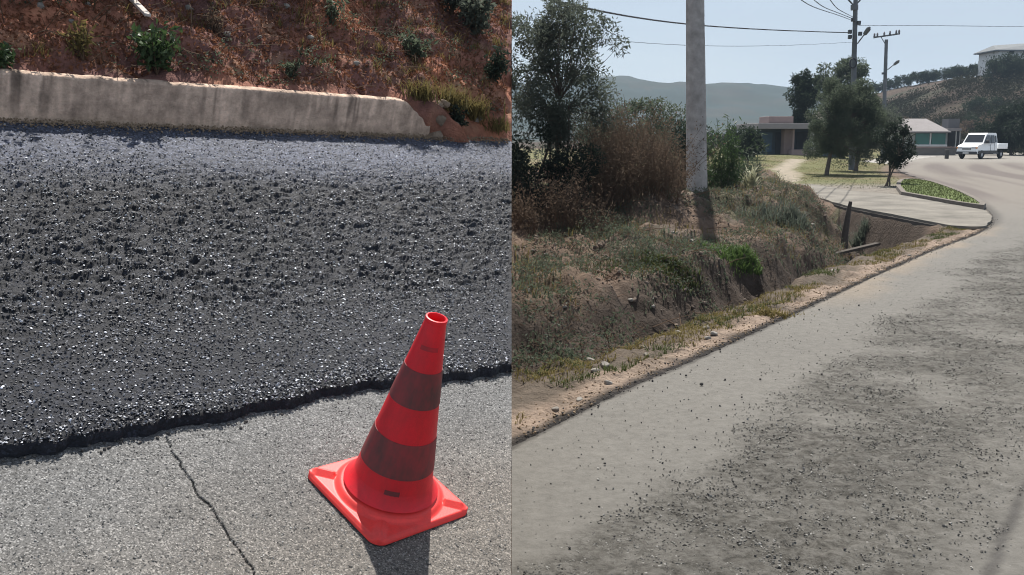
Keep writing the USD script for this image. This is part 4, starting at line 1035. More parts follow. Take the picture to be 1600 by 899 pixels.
# ------------------------------------------------------------------ trees and bushes
def limb(a, b, r0, r1, rng, bend=0.12, n=7):
    t_ = np.linspace(0, 1, n)[:, None]
    L = np.linalg.norm(b - a)
    mid = (a + b) / 2 + rng.normal(0, bend * L * 0.5, 3) * [1, 1, 0.4]
    c = (1 - t_) ** 2 * a + 2 * t_ * (1 - t_) * mid + t_ ** 2 * b
    return tube(c, np.linspace(r0, r1, n), 6)
def tree(name, label, base, trunks, crown, radius_, count, leaf, look_, rng, blobs=40, stem_r=0.07, group=None, category='tree', spread=0.30, flat=1.0, bark=None, twigs=True, base_spread=0.15):
    """crown: centre relative to the base; radius_: three half axes. The crown is clumps of leaves on limbs, with gaps."""
    t_ = thing(name, label, category, base, group)
    base = np.asarray(base, float); c = base + crown; R = np.asarray(radius_, float)
    dirs = rng.normal(size=(blobs, 3)); dirs /= np.linalg.norm(dirs, axis=1, keepdims=True)
    rad = rng.uniform(0.25, 1.0, blobs) ** 0.55
    cen = c + dirs * rad[:, None] * R * rng.uniform(0.8, 1.1, (blobs, 1))
    cen = cen[cen[:, 2] > base[2] + 0.08]
    tub = []
    heads = []
    for k in range(trunks):
        f0 = base + rng.normal(0, base_spread, 3) * [1, 1, 0] * (trunks > 1)
        f1 = c + rng.normal(0, 0.22, 3) * R * [1, 1, 0.3] - [0, 0, 0.35 * R[2]]
        if trunks == 1: f1[:2] = 0.75 * base[:2] + 0.25 * f1[:2]
        tub.append(limb(f0 - [0, 0, 0.12], f1, stem_r, stem_r * 0.6, rng, 0.10)); heads.append(f1)
    heads = np.array(heads)
    for b in cen:
        h = heads[np.argmin(np.linalg.norm(heads - b, axis=1))]
        tub.append(limb(h, b, stem_r * 0.38, stem_r * 0.08, rng, 0.2, 5))
    per = rng.dirichlet(np.ones(len(cen)) * 3) * count
    pts, out = [], []
    for b, m_ in zip(cen, per):
        m_ = int(m_); s_ = R.mean() * spread * rng.uniform(0.55, 1.2)
        o = rng.normal(size=(m_, 3)); o /= np.linalg.norm(o, axis=1, keepdims=True) + 1e-9
        o *= rng.uniform(0.2, 1.0, (m_, 1)) ** 0.5
        pts.append(b + o * s_ * [1, 1, flat]); out.append(o)
    obj('trunk', join(tub), bark or bark_look, t_, smooth=50)
    P_ = np.vstack(pts); O_ = np.vstack(out)
    g_ = ground_z(P_[:, 0], P_[:, 1], False) if base[1] < 120 else P_[:, 2] * 0 - 1e9
    m_ = P_[:, 2] > g_ + 0.02
    obj('crown', leaves(P_[m_], leaf[0], leaf[1], rng, outward=O_[m_] * 0.6), look_, t_)
    return t_
rng = np.random.default_rng(77)
b_ = stand(868, 17.0)
tree('willowy_tree', 'tall grey-green bushy tree at the left edge of the right hand scene', b_, 5, np.array([0.05, 0, 2.1]), (1.05, 0.9, 1.5), 20000, (0.085, 0.024), grey_leaf_look, rng, 90, 0.028, spread=0.24)
tree('wild_bush', 'dark bush at the foot of the tall grey-green bushy tree', stand(835, 16.3), 5, np.array([0, 0, 0.75]), (1.0, 0.6, 0.95), 14000, (0.07, 0.03), dark_leaf_look, rng, 45, 0.02, category='bush')
def thicket(name, label, base, width_, depth_, height_, n, look_, rng, leafn=1500, category='brush', leaf=(0.05, 0.018), stem_look=dry_twig_look, lean=0.35, r=0.006):
    t_ = thing(name, label, category, base)
    tub, tips = [], []
    for k in range(n):
        xy = base[:2] + rng.uniform(-1, 1, 2) * [width_ / 2, depth_ / 2]
        f0 = np.array([*xy, float(ground_z(*xy)) - 0.05])
        edge = 1 - 0.55 * abs((xy[0] - base[0]) / (width_ / 2)) ** 2
        f1 = f0 + np.array([rng.normal(0, lean), rng.normal(0, lean), 1.0]) * height_ * edge * rng.uniform(0.5, 1.1)
        tub.append(limb(f0, f1, r, r * 0.35, rng, 0.25, 5))
        kk = rng.uniform(0.25, 1, (max(1, leafn // n), 1))
        tips.append(f0 + (f1 - f0) * kk + rng.normal(0, 0.07, (len(kk), 3)))
    obj('stems', join(tub), stem_look, t_)
    obj('foliage', leaves(np.vstack(tips), leaf[0], leaf[1], rng), look_, t_)
    return t_
thicket('brush_thicket', 'dry brown brush thicket between the bushy tree and the concrete pole', stand(972, 17.2), 1.8, 1.6, 1.5, 400, brush_look, rng, 24000)
thicket('brush_thicket', 'lower dark brown brush in front of the bushy tree', stand(870, 15.0), 1.5, 1.0, 0.9, 170, brush_look, rng, 5000)
tree('wild_bush', 'yellowish green bush behind the dry brown thicket', stand(990, 24), 4, np.array([0, 0, 1.35]), (1.3, 0.8, 0.85), 5000, (0.09, 0.035), olive_look, rng, 40, 0.02, category='bush')
tree('wild_bush', 'dark green bush just left of the concrete pole', stand(1055, 21.5), 4, np.array([0, 0, 0.85]), (0.45, 0.5, 0.85), 3800, (0.08, 0.03), dark_leaf_look, rng, 30, 0.02, category='bush')
thicket('cane_clump', 'clump of tall green canes just right of the concrete pole', stand(1128, 20.6), 0.75, 0.6, 1.55, 60, green_leaf_look, rng, 2400, 'cane clump', (0.13, 0.022), olive_look, 0.14, 0.008)
thicket('cane_clump', 'shorter straggling green canes beside the path right of the tall cane clump', stand(1168, 24), 0.6, 0.6, 0.8, 30, olive_look, rng, 700, 'cane clump', (0.12, 0.024), olive_look, 0.25, 0.008)
b_ = ground_hit(1172, 296)
v_, f2 = blades(b_ + rng.normal(0, 0.05, (46, 3)) * [1, 1, 0.1], 0.52, 0.06, rng, 0.95)
obj('agave', (v_, f2), pale_leaf_look, label='pale spiky agave-like plant beside the start of the sandy path', category='plant')
for px, py, y, h, w_, lab in [(1140, 300, 22, .45, .5, 'low tangled weed at the foot of the green canes'), (940, 355, 14.5, .4, .7, 'low brownish weed on the bank below the dry thicket'), (1000, 400, 12.5, .3, .6, 'low olive weed on the bank above the dull green tuft'),
                              (1215, 300, 25, .35, .6, 'low weed on the heap beside the driveway'), (830, 430, 11.5, .3, .5, 'low weed on the pale earth at the left edge of the bank')]:
    thicket('bank_weed', lab, stand(px, y), w_, w_ * .8, h, 40, olive_look, rng, 700, 'weed', (0.04, 0.016), dry_twig_look, 0.4, 0.004)

# lawn trees
tree('olive_tree', 'round olive tree with a slim brown trunk standing on the lawn', at(1291, 272, 45) * [1, 1, 0] + [0, 0, float(ground_z(at(1291, 272, 45)[0], 45))], 1, np.array([0.75, 0, 2.45]), (1.95, 1.6, 1.9), 46000, (0.11, 0.035), olive_look, rng, 80, 0.11, spread=0.27)
tree('olive_tree', 'olive tree with two dark trunks close behind the round olive tree', stand(1330, 50), 2, np.array([0.3, 0, 2.3]), (1.8, 1.6, 1.6), 14000, (0.13, 0.045), grey_leaf_look, rng, 60, 0.10, spread=0.27)
tree('small_tree', 'small dark three-stemmed tree on the grass beside the road bend', ground_hit(1388, 291), 3, np.array([0.12, 0, 1.45]), (0.72, 0.7, 0.85), 5200, (0.10, 0.04), dark_leaf_look, rng, 45, 0.035, spread=0.28, base_spread=0.10)
tree('tall_tree', 'tall rounded yellow-green tree behind the olive trees', stand(1312, 84), 1, np.array([0, 0, 5.4]), (2.7, 2.2, 2.7), 15000, (0.28, 0.11), look_ := olive_look, rng, 70, 0.18, spread=0.24)
tree('tall_tree', 'narrow dark tree rising left of the tall rounded tree', stand(1252, 80), 1, np.array([0, 0, 4.5]), (1.3, 1.2, 2.6), 7000, (0.26, 0.10), far_leaf_look, rng, 50, 0.14, spread=0.28)
tree('tall_tree', 'small dark tree between the tall rounded tree and the farther power pole', stand(1352, 88), 1, np.array([0, 0, 3.8]), (1.0, 1.0, 1.6), 2200, (0.26, 0.10), far_leaf_look, rng, 30, 0.12, spread=0.28)
# dark trees right of the truck
for k, (px, y, h, rx, n_, lab) in enumerate([(1575, 95, 5.0, 3.4, 7500, 'large dark tree right behind the white truck'), (1618, 92, 5.4, 3.4, 7500, 'large dark tree at the right edge behind the road'), (1535, 102, 2.9, 1.5, 2200, 'dull green bush between the pale house and the large dark tree')]):
    tree('dark_tree', lab, stand(px, y), 1, np.array([0, 0, h * 0.52]), (rx, 2.2, h * 0.52), n_, (0.30, 0.12), dark_leaf_look if k < 2 else far_leaf_look, rng, 60, 0.14, spread=0.27)
# middle distance bushes left of the houses
for k, (px, y, h, rx, lab) in enumerate([(1168, 62, 2.0, 1.0, 'distant bush covering the left end of the flat roofed house'), (1085, 70, 2.0, 3.2, 'dark hedge in the distance left of the concrete pole'), (1150, 66, 2.1, 1.5, 'dark bush in the distance right of the concrete pole'), (1010, 62, 2.4, 2.0, 'distant bush showing over the yellowish green bush'),
                                          (945, 58, 2.6, 2.0, 'distant bush showing right of the tall grey-green tree'), (1205, 98, 3.2, 2.2, 'distant bush behind the flat roofed house')]):
    tree('distant_bush', lab, stand(px, y), 2, np.array([0, 0, h * 0.5]), (rx, 1.3, h * 0.5), 2600, (0.24, 0.10), far_leaf_look, rng, 36, 0.05, category='bush')
for k, (px, y, h, rx, lab) in enumerate([(1402, 128, 3.2, 3.2, 'dark bush on the hill just above the left end of the pale hipped roof'), (1440, 132, 3.0, 3.0, 'dark bush on the hill above the ridge of the pale hipped roof'), (1478, 128, 3.4, 2.6, 'brown-green bush on the hill above the porch of the pale roofed house'),
                                         (1508, 140, 3.6, 3.6, 'wide dark bush on the hill between the porch and the white truck'), (1545, 138, 4.0, 4.0, 'wide dark bush on the hill above the white truck'), (1590, 142, 4.2, 4.2, 'wide dark bush on the hill at the right edge, under the hilltop house'), (1425, 152, 3.0, 3.4, 'bush halfway up the brown hill at its left end'), (1530, 160, 3.0, 3.6, 'bush high on the brown hill left of the hilltop house')]):
    tree('hill_bush', lab, stand(px, y), 2, np.array([0, 0, h * 0.45]), (rx, 2.4, h * 0.5), 2600, (0.36, 0.16), far_leaf_look if k % 2 else brush_look, rng, 40, 0.06, category='bush', spread=0.3)
# ridge trees on the hill
ridge_px = [(1372, 158, 1.9), (1392, 152, 2.2), (1412, 146, 2.4), (1438, 138, 2.2), (1450, 136, 1.7), (1474, 134, 2.7), (1492, 132, 2.9), (1503, 128, 2.2), (1530, 128, 2.4), (1556, 112, 3.0), (1575, 108, 3.2), (1592, 106, 3.2), (1606, 104, 3.2)]
ridge_labels = ['first ridge tree from the left, beside the farther power pole', 'second ridge tree from the left on the brown hill', 'third ridge tree from the left on the brown hill', 'fourth ridge tree from the left on the brown hill', 'small fifth ridge tree from the left on the brown hill', 'sixth ridge tree from the left, tall and dark',
                'seventh ridge tree from the left, tallest of its cluster', 'eighth ridge tree from the left on the brown hill', 'low ridge tree just left of the hilltop house', 'dark tree below the left corner of the hilltop house', 'dark tree below the window of the hilltop house', 'dark tree below the right part of the hilltop house', 'dark tree at the right edge below the hilltop house']
for (px, py, r), lab in zip(ridge_px, ridge_labels):
    r = r * 1.2
    yy = np.arange(115, 230, 1.0)                            # the crest of the hill along that line of sight
    d0 = direction(px, py); xx = d0[0] / d0[1] * yy
    zz = ground_z(xx, yy)
    y = float(yy[np.argmax((zz - EYE[2]) / yy)]) - 1.0
    if px > 1540: y = min(y, 178.0)
    xc = d0[0] / d0[1] * y
    p = np.array([xc, y, float(ground_z(xc, y)) - 0.2])
    top_z = at(px, py - r * 6, y)[2]
    hgt = float(np.clip(top_z - p[2], 2.6, 5.5))
    tree('ridge_tree', lab, p, 1, np.array([0, 0, hgt * 0.58]), (r * 0.9, r * 0.8, hgt * 0.45), 1700, (0.42, 0.18), far_leaf_look, rng, 26, 0.12, 'trees on the ridge of the brown hill', spread=0.32)
# scrub on the hillside as one mass
x = rng.uniform(34, 125, 11000); y = rng.uniform(112, 195, 11000)
k = fbm(np.stack([x * .12, y * .12, 0 * x], -1), 3, 140) > 0.36
x, y = x[k], y[k]
c_ = np.c_[x, y, ground_z(x, y)]
pts = (c_[:, None, :] + rng.normal(0, 1, (len(c_), 26, 3)) * [1.3, 1.3, 0.5] + [0, 0, 0.5]).reshape(-1, 3)
obj('hill_scrub', leaves(pts, 0.42, 0.2, rng), leaf_look('scrub_look', (0.035, 0.034, 0.018), (0.13, 0.09, 0.05), 0.2, 0.8, 0.1), label='brown and dull green scrub covering the hill behind the houses', kind='stuff')

# ------------------------------------------------------------------ poles and cables
b_ = np.array([at(1090, 292, 20)[0], 20.0, 0]); b_[2] = float(ground_z(b_[0], 20)) - 0.3
tip = np.array([at(1082, 0, 20)[0] - 0.17, 20.0, 10.2])
pole = thing('concrete_pole', 'thick pale concrete utility pole standing on the earth mound', 'utility pole', b_)
obj('shaft', tube(np.linspace(b_, tip, 9), np.linspace(0.225, 0.125, 9), 20), concrete_look, pole, smooth=40)
obj('clamp_band', tube(np.array([tip - [0, 0, .6], tip - [0, 0, .5]]), [0.142, 0.142], 16), metal_look, pole, smooth=40)

def power_pole(label, px, y, top_py, r0, r1):
    x = at(px, 150, y)[0]; base = np.array([x, y, float(ground_z(x, y)) - 0.3])
    top = np.array([at(px, top_py, y)[0], y, at(px, top_py, y)[2]])
    t_ = thing('power_pole', label, 'power pole', base)
    obj('shaft', tube(np.linspace(base, top, 6), np.linspace(r0, r1, 6), 10), far_pole_look, t_, smooth=40)
    return t_, base, top
def insulator(t_, p, r=0.07, h=0.24):
    obj('insulator', (lathe([(0.01, 0), (r, 0.02), (r * .6, h * .3), (r, h * .4), (r * .55, h * .65), (r * .8, h * .75), (0.01, h)], 10)[0] + p, lathe([(0.01, 0), (r, 0.02), (r * .6, h * .3), (r, h * .4), (r * .55, h * .65), (r * .8, h * .75), (0.01, h)], 10)[1]), insulator_look, t_, smooth=40)
def street_lamp(t_, a, b):
    d = (b - a)
    obj('lamp_arm', tube(np.array([a, a + d * 0.6, a + d * 0.66]), 0.035, 7), far_pole_look, t_, smooth=40)
    obj('lamp_head', tube(np.array([a + d * 0.55, a + d * 0.62, a + d * 0.9, b]), [0.05, 0.11, 0.12, 0.05], 8), far_pole_look, t_, smooth=40)
Y1 = 52.0
p1, pb1, pt1 = power_pole('tall power pole with V-shaped top arms and a coiled cable behind the olive trees', 1337, Y1, -6, 0.17, 0.11)
j = at(1335, 10, Y1)
for px in (1309, 1361):
    e_ = at(px, -18, Y1)
    obj('cross_arm', tube(np.array([j, e_]), 0.045, 7), far_pole_look, p1, smooth=40); insulator(p1, e_)
insulator(p1, at(1336, -12, Y1))
obj('collar', tube(np.array([at(1335, 16, Y1), at(1335, 8, Y1)]), 0.19, 10), far_pole_look, p1, smooth=40)
for px, py in ((1328, 50), (1328, 58), (1344, 53), (1333, 31), (1342, 36)):
    bx = at(px, py, Y1 - 0.1)
    obj('bracket', box(bx[0] - .09, bx[0] + .09, bx[1] - .08, bx[1] + .08, bx[2] - .10, bx[2] + .10, 0.02), metal_look, p1)
street_lamp(p1, at(1340, 68, Y1 - .05), at(1359, 43, Y1 - 1.2))
a_ = np.linspace(0, 2 * np.pi, 25)
cc = at(1333, 99, Y1 - 0.25)
obj('cable_coil', tube(cc + np.c_[0.17 * np.cos(a_), 0 * a_, 0.24 * np.sin(a_)], 0.04, 6, False), cable_look, p1, smooth=True)
Y2_ = 75.0
p2, pb2, pt2 = power_pole('shorter power pole with a wide cross-arm of insulators on the hill side', 1385, Y2_, 62, 0.17, 0.12)
ca_, cb_ = at(1365, 59, Y2_), at(1406, 53, Y2_)
obj('cross_arm', tube(np.array([ca_, cb_]), 0.06, 7), far_pole_look, p2, smooth=40)
for k in (0.03, 0.14, 0.40, 0.62, 0.86, 0.97): insulator(p2, ca_ + (cb_ - ca_) * k + [0, 0, .05], 0.09, 0.28)
obj('brace', tube(np.array([at(1376, 57, Y2_), at(1385, 72, Y2_)]), 0.03, 6), far_pole_look, p2)
street_lamp(p2, at(1387, 109, Y2_ - .05), at(1405, 95, Y2_ - 1.4))
bx = at(1381, 115, Y2_ - .15)
obj('bracket', box(bx[0] - .15, bx[0] + .1, bx[1] - .08, bx[1] + .08, bx[2] - .08, bx[2] + .08, 0.02), metal_look, p2)
def cable(label, ends, r, sag=0.0):
    ends = [np.asarray(e) for e in ends]
    pts = []
    for a, b in zip(ends[:-1], ends[1:]):
        t_ = np.linspace(0, 1, 30)[:, None]
        c = a + (b - a) * t_; c[:, 2] -= 4 * sag * t_[:, 0] * (1 - t_[:, 0]); pts.append(c)
    obj('overhead_cable', tube(np.vstack(pts)[np.r_[True, np.linalg.norm(np.diff(np.vstack(pts), axis=0), axis=1) > 1e-6]], r, 5), cable_look, label=label, category='cable')
# thick cable from beyond the frame, past the pole, to the tall power pole
def through(points): return [at(*p) for p in points]
def smooth_cable(label, pts, r):
    p = np.array(through(pts)); k = np.linspace(0, 1, len(p)); t_ = np.linspace(0, 1, 60)
    co = [np.polyfit(k, p[:, i], min(3, len(p) - 1)) for i in range(3)]
    c = np.stack([np.polyval(c_, t_) for c_ in co], 1)
    obj('overhead_cable', tube(c, r, 6), cable_look, label=label, category='cable')
smooth_cable('thickest cable, running from the top left past the concrete pole to the tall power pole', [(700, -40, 19.0), (855, 0, 20.2), (960, 20, 25), (1070, 37, 31), (1200, 48, 42), (1328, 51, 51.9)], 0.024)
smooth_cable('faint thin cable crossing the sky low behind the concrete pole', [(700, 15, 30), (800, 37, 32), (920, 58, 38), (1040, 70, 46), (1200, 72, 60), (1330, 66, 75)], 0.011)
for k, (px, q0) in enumerate([(1252, 'left'), (1272, 'middle'), (1297, 'right')]):
    smooth_cable(f'{["leftmost", "middle", "rightmost"][k]} of the three cables descending from the top to the tall power pole', [(px - 60, -70, 22), (px, 0, 32), ((px + 1332) / 2 - 4, 17 + k * -1, 42), (1333, 33 - k * 3, 51.9)], 0.015)
smooth_cable('faint level cable crossing the sky right of the tall power pole', [(1337, 40, 52), (1420, 40, 56), (1520, 41, 60), (1700, 42, 68)], 0.014)

# ------------------------------------------------------------------ houses
roof_tile = look('roof_look', (0.24, 0.20, 0.19), 0.85, 3.0, 0.3, 0.4, 12, 0.03)
pink_wall = look('pink_wall_look', (0.27, 0.20, 0.18), 0.9, 1.2, 0.2)
blue_wall = look('slate_blue_look', (0.07, 0.09, 0.11), 0.8, 2.0, 0.3)
dark_in = look('dark_interior_look', (0.035, 0.035, 0.038), 0.9, 2.0, 0.3)
white_wall = look('white_wall_look', (0.62, 0.62, 0.60), 0.85, 1.5, 0.12)
pale_roof = look('pale_roof_look', (0.23, 0.21, 0.205), 0.8, 2.0, 0.15)
teal_glass = look('teal_glass_look', (0.02, 0.13, 0.105), 0.15, 1.0, 0.3, spec=0.6)
def span(px0, px1, py0, py1, y): 
    a, b = at(px0, py1, y), at(px1, py0, y)
    return a[0], b[0], a[2], b[2]
def slab_on(name, px0, px1, py0, py1, y, depth_, look_, parent, bevel=0.0, front=0.0):
    x0, x1, z0, z1 = span(px0, px1, py0, py1, y)
    return obj(name, box(x0, x1, y - front, y + depth_, z0, z1, bevel), look_, parent)
Yh = 75.0
base_z = at(1225, 244, Yh)[2]
h1 = thing('flat_roofed_house', 'low house with a pinkish flat roof and dark veranda behind the lawn', 'house', [at(1225, 244, Yh)[0], Yh, base_z])
slab_on('roof', 1178, 1330, 193, 202, Yh, 6, pale_roof, h1, 0.03, 1.2)
slab_on('roof_parapet', 1201, 1240, 182, 192.6, Yh + 2, 3, pink_wall, h1, 0.03)
slab_on('wall', 1183, 1322, 202.4, 250, Yh + 0.9, 4, blue_wall, h1)
slab_on('veranda_wall', 1224, 1238, 202.4, 250, Yh - .1, 0.98, pink_wall, h1)
slab_on('column', 1237.5, 1242, 202.4, 236, Yh - .7, .25, pink_wall, h1)
slab_on('column', 1267, 1274, 202.4, 240, Yh - .7, .3, white_wall, h1)
slab_on('column', 1180, 1183, 202.4, 244, Yh - .7, .2, white_wall, h1)
slab_on('shutter', 1186, 1207, 207, 238, Yh + .78, .1, look('shutter_look', (0.06, 0.10, 0.14), 0.6, 2.0, 0.2), h1)
slab_on('door', 1211, 1222, 207, 246, Yh + .78, .1, dark_in, h1)
slab_on('doorway', 1244, 1264, 206, 234, Yh + .78, .1, dark_in, h1)
slab_on('veranda_step', 1236, 1276, 234, 250, Yh - 1.0, 1.8, pink_wall, h1, 0.03)

Yk = 96.0
h2 = thing('pale_roofed_house', 'low house with a pale hipped roof and green-tinted windows behind the road bend', 'house', [at(1455, 238, Yk)[0], Yk, at(1455, 238, Yk)[2]])
x0, x1, z0, z1 = span(1414, 1484, 187, 205.5, Yk)
xr0, xr1 = at(1424, 187, Yk)[0], at(1462, 187, Yk)[0]
hip_v = np.array([[x0, Yk - .5, z0], [x1, Yk - .5, z0], [x1, Yk + 5.5, z0], [x0, Yk + 5.5, z0], [xr0, Yk + 2.2, z1 + .12], [xr1, Yk + 2.2, z1 + .12],
                  [x0, Yk - .5, z0 - .12], [x1, Yk - .5, z0 - .12], [x1, Yk + 5.5, z0 - .12], [x0, Yk + 5.5, z0 - .12]])
hip_f = [[0, 1, 5], [0, 5, 4], [1, 2, 5], [2, 3, 4], [2, 4, 5], [3, 0, 4], [6, 1, 0], [6, 7, 1], [7, 2, 1], [7, 8, 2], [8, 3, 2], [8, 9, 3], [9, 0, 3], [9, 6, 0], [6, 9, 8], [6, 8, 7]]
obj('roof', (hip_v, np.array(hip_f)), pale_roof, h2)
slab_on('wall', 1417, 1481, 208, 246, Yk + .3, 4.6, look('house_wall_look', (0.30, 0.31, 0.30), 0.9, 1.5, 0.2), h2)
for a0, a1 in ((1430, 1452.5), (1455.5, 1478)):
    w_ = slab_on('window', a0, a1, 208.5, 226, Yk + .2, .09, teal_glass, h2)
slab_on('mullion', 1452.5, 1455.5, 208, 226, Yk + .15, .14, white_wall, h2)
slab_on('window_sill', 1427, 1480, 226, 229, Yk + .1, .19, white_wall, h2, 0.01)
slab_on('porch_roof', 1481.5, 1503, 201, 205, Yk - .3, 4.0, pale_roof, h2, 0.02)
for px in (1494, 1500): slab_on('porch_column', px - 1.2, px + 1.2, 205.3, 236, Yk - .2, .2, white_wall, h2)
slab_on('porch_back', 1481.5, 1502, 205.3, 240, Yk + 2.2, 1.5, dark_in, h2)
slab_on('upper_window', 1481.5, 1500, 186, 200.6, Yk + 3, 1.5, look('upper_wall_look', (0.16, 0.15, 0.15), 0.9, 1.0, 0.3), h2)
gw = thing('garden_wall', 'dark low garden wall in front of the pale roofed house', 'wall', [at(1455, 238, 92)[0], 92, at(1455, 238, 92)[2]])
slab_on('wall_body', 1424, 1494, 231, 243, 92, .25, look('garden_wall_look', (0.12, 0.11, 0.10), 0.9, 2.0, 0.3), gw, 0.02)
slab_on('coping', 1423, 1495, 229.6, 230.8, 91.95, .35, pink_wall, gw)

Yt = 190.0
h3 = thing('hilltop_house', 'pale house with a grey roof on top of the brown hill', 'house', [at(1580, 92, Yt)[0], Yt, at(1580, 96, Yt)[2]])
x0, x1, z0, z1 = span(1558, 1650, 78, 118, Yt)
obj('wall', box(x0, x1, Yt, Yt + 8, z0, z1), white_wall, h3)
rx0, rx1, rz0, rz1 = span(1554, 1655, 66, 78.3, Yt)
rv = np.array([[rx0, Yt - .6, rz0], [rx1, Yt - .6, rz0], [rx1, Yt + 8.6, rz0], [rx0, Yt + 8.6, rz0], [rx0 + 1.2, Yt + 3, rz1 - .35], [rx1 - 1.2, Yt + 3, rz1 + .3], [rx0, Yt - .6, rz0 - .2], [rx1, Yt - .6, rz0 - .2], [rx1, Yt + 8.6, rz0 - .2], [rx0, Yt + 8.6, rz0 - .2]])
obj('roof', (rv, np.array(hip_f)), look('hill_roof_look', (0.17, 0.18, 0.185), 0.85, 1.0, 0.2), h3)
slab_on('window', 1577, 1585, 79.5, 84.5, Yt - .06, .05, dark_in, h3)
slab_on('window', 1599, 1607, 79.5, 84.5, Yt - .06, .05, dark_in, h3)

# ------------------------------------------------------------------ white crew-cab truck
def build_truck():
    """Nose along -x in its own axes, wheels on z = 0; 4.9 m long."""
    g_ = at(1533, 247.5, 79.0)
    base = np.array([g_[0], 79.0, float(ground_z(g_[0], 79.0)) + 0.035])
    path = numbered('/World/pickup_truck')
    x = UsdGeom.Xform.Define(stage, path)
    x.AddTranslateOp().Set(Gf.Vec3d(*base.tolist())); x.AddRotateZOp().Set(38.0)
    tag(x.GetPrim(), 'white crew-cab flatbed truck parked on the pale ground by the bend', 'truck')
    t_ = Thing(path, (0, 0, 0))
    paint = usdkit.material(stage, LOOKS + '/white_paint_look', {'p': ('principled_bsdf', {'base_color': (0.78, 0.79, 0.78), 'roughness': 0.35, 'coat_weight': 0.4})}, [], surface='p.BSDF')
    glass = usdkit.material(stage, LOOKS + '/dark_glass_look', {'p': ('principled_bsdf', {'base_color': (0.02, 0.024, 0.028), 'roughness': 0.08})}, [], surface='p.BSDF')
    rubber = look('rubber_look', (0.02, 0.02, 0.021), 0.85, 5.0, 0.2)
    trim = look('trim_look', (0.045, 0.045, 0.048), 0.6, 5.0, 0.2)
    def prism(prof_, y0, y1):
        pg = Polygon(prof_).buffer(-0.13).buffer(0.13)
        m = trimesh.creation.extrude_polygon(pg, y1 - y0, engine='earcut')
        v = np.array(m.vertices)
        return np.c_[v[:, 0], v[:, 2] + y0, v[:, 1]], np.array(m.faces)[:, ::-1]
    W = 0.86
    body = [(-2.45, .42), (-2.50, .62), (-2.46, .93), (-2.30, 1.06), (-1.55, 1.22), (-0.92, 1.98), (-0.70, 2.06), (0.62, 2.06), (0.76, 1.98), (0.80, 1.10), (0.80, .42)]
    v, f = prism(body, -W, W)
    top = np.clip((v[:, 2] - 1.15) / 0.9, 0, 1); v[:, 1] *= 1 - 0.13 * top
    nose = np.clip((-v[:, 0] - 1.6) / 0.9, 0, 1); v[:, 1] *= 1 - 0.08 * nose
    obj('body', (v, f), paint, t_, smooth=30, local=True)
    def pane(name, pts, look_):
        a = np.array(pts, float)
        n = np.cross(a[1] - a[0], a[2] - a[0]); n /= np.linalg.norm(n)
        vv = np.vstack([a + n * 0.012, a - n * 0.03]); k = len(a)
        ff = [[0, i, i + 1] for i in range(1, k - 1)] + [[k, k + i + 1, k + i] for i in range(1, k - 1)]
        for i in range(k): ff += [[i, i + k, (i + 1) % k], [(i + 1) % k, i + k, (i + 1) % k + k]]
        obj(name, (vv, np.array(ff)), look_, t_, local=True)
    def side(z): return W * (1 - 0.13 * min(max((z - 1.15) / 0.9, 0), 1)) + 0.004
    pane('windscreen', [(-1.47, side(1.3) - .10, 1.315), (-1.47, -side(1.3) + .10, 1.315), (-0.99, -side(1.9) + .10, 1.895), (-0.99, side(1.9) - .10, 1.895)], glass)
    for sgn in (-1, 1):
        o = 1 if sgn < 0 else -1
        w1 = [(-1.32, 1.24), (-0.34, 1.24), (-0.34, 1.88), (-0.88, 1.88)]
        w2 = [(-0.22, 1.24), (0.30, 1.24), (0.30, 1.88), (-0.22, 1.88)]
        w3 = [(0.42, 1.30), (0.68, 1.30), (0.66, 1.84), (0.42, 1.84)]
        for w_ in (w1, w2, w3):
            pts = [(a, sgn * side(b), b) for a, b in w_]
            pane('side_window', pts if sgn < 0 else pts[::-1], glass)
        obj('headlight', box(-2.49, -2.30, sgn * .56 - .18, sgn * .56 + .18, .80, .98, .03), look('lamp_glass_look' + ('_b' if sgn > 0 else ''), (0.55, 0.56, 0.57), 0.15, 3.0, 0.1), t_, local=True)
        obj('mirror', box(-1.28, -1.16, sgn * 1.02 - .12, sgn * 1.02 + .12, 1.25, 1.50, .03), trim, t_, local=True)
        for wx in (-1.65, 1.55):
            a = lathe([(0.16, -.1), (.30, -.11), (.345, -.07), (.345, .07), (.30, .11), (.16, .1)], 24)
            vv = np.c_[a[0][:, 0], a[0][:, 2], a[0][:, 1]]
            tyre = obj('tyre', (vv + [wx, sgn * .76, .345], a[1]), rubber, t_, smooth=40, local=True)
            a = lathe([(0.005, -.07), (.12, -.08), (.17, -.05), (.17, .05), (.12, .08), (.005, .07)], 16)
            vv = np.c_[a[0][:, 0], a[0][:, 2], a[0][:, 1]]
            obj('rim', (vv + [wx, sgn * .79, .345], a[1]), look('rim_look' + f'_{sgn + 1}{int(wx > 0)}', (0.4, 0.4, 0.41), 0.4, 3.0, 0.2), t_, smooth=40, local=True)
        a = lathe([(0.36, -.02), (.41, -.02), (.41, .02), (.36, .02)], 24)
        vv = np.c_[a[0][:, 0], a[0][:, 2], a[0][:, 1]]; m_ = vv[:, 2] > -.2
        obj('wheel_arch', (vv * [1, 1, np.where(vv[:, 2] < 0, .3, 1).mean()] + [-1.65, sgn * .85, .40], a[1]), trim, t_, smooth=40, local=True)
        obj('door_line', box(-.30, -.285, sgn * .855 - .01, sgn * .855 + .01, .5, 1.2), trim, t_, local=True)
    for k_, z_ in enumerate((.75, .81, .87)): obj('grille_bar', box(-2.53, -2.50, -.34, .34, z_ - .008, z_ + .008), paint, t_, local=True)
    obj('number_plate', box(-2.60, -2.575, -.24, .24, .42, .53, .005), white_wall, t_, local=True)
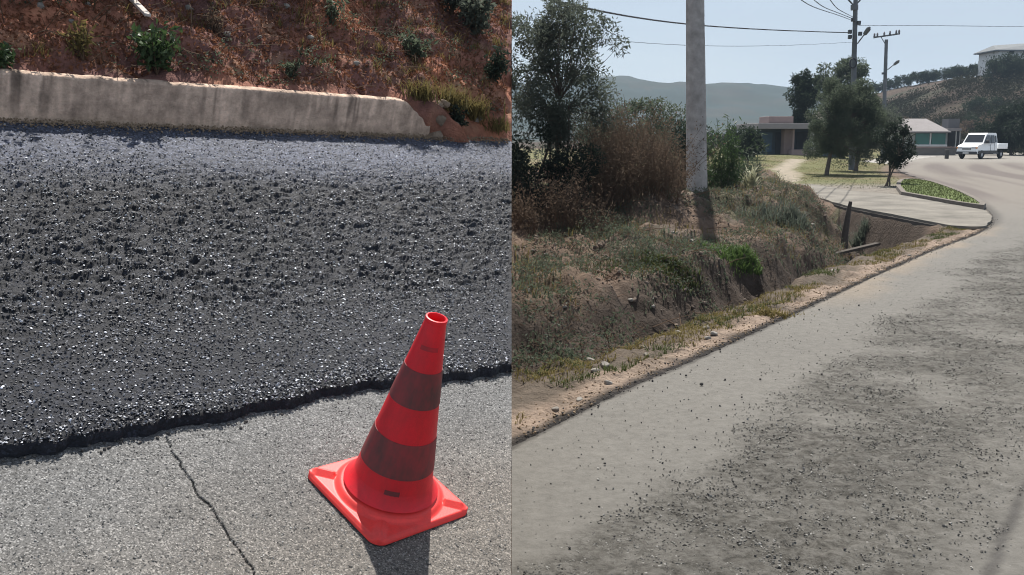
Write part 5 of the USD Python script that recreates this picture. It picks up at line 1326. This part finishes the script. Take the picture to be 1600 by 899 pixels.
    obj('bonnet_line', box(-1.585, -1.57, -.70, .70, 1.19, 1.235), trim, t_, local=True)
    for sgn in (-1, 1):
        obj('door_handle', box(-.50, -.38, sgn * .868 - .014, sgn * .868 + .014, 1.08, 1.11, .004), trim, t_, local=True)
        obj('rear_door_line', box(.345, .36, sgn * .855 - .01, sgn * .855 + .01, .5, 1.85), trim, t_, local=True)
        obj('indicator', box(-2.50, -2.36, sgn * .78 - .05, sgn * .78 + .05, .82, .94, .015), look('amber_look' + ('_b' if sgn > 0 else ''), (0.6, 0.22, 0.03), 0.25, 3.0, 0.1), t_, local=True)
        obj('wiper', tube(np.array([[-1.44, sgn * .35, 1.345], [-1.25, sgn * .05, 1.575]]), .012, 5), trim, t_, local=True)
    obj('lower_skirt', box(-2.2, .82, -.868, .868, .44, .66, .01), look('road_dirt_look', (0.10, 0.095, 0.09), 0.9, 4.0, 0.4), t_, local=True)
    obj('grille', box(-2.515, -2.44, -.36, .36, .72, .90, .02), trim, t_, local=True)
    obj('bumper', box(-2.58, -2.38, -.84, .84, .36, .58, .05), trim, t_, local=True)
    obj('flatbed', box(.86, 2.45, -.92, .92, .78, .90, .02), paint, t_, local=True)
    for y0_, y1_ in ((-.93, -.88), (.88, .93)): obj('bed_side', box(.86, 2.45, y0_, y1_, .905, 1.24, .015), paint, t_, local=True)
    obj('tailgate', box(2.40, 2.45, -.87, .87, .905, 1.24, .015), paint, t_, local=True)
    obj('chassis', box(-2.2, 2.35, -.5, .5, .34, .62, .03), trim, t_, local=True)
    for sgn in (-1, 1): obj('sill_guard', box(-1.2, 1.1, sgn * .80 - .05, sgn * .80 + .05, .36, .52, .02), trim, t_, local=True)
build_truck()
b_ = ground_hit(1479, 249)
obj('bollard', join([box(b_[0] - .13, b_[0] + .13, b_[1] - .13, b_[1] + .13, b_[2] - .05, b_[2] + .75, .04)]), dark_stone_look, label='short dark post standing left of the white truck', category='post')

# ------------------------------------------------------------------ the air
hz = box(-1300, 1600, -60, 3200, -3.0, 118.0)
haze = usdkit.material(stage, LOOKS + '/haze_look', {'v': ('principled_volume', {'color': (0.62, 0.80, 1.0), 'density': 0.00024, 'anisotropy': 0.2})}, [], volume='v.volume')
obj('haze', hz, haze, label='pale haze in the air', kind='stuff')
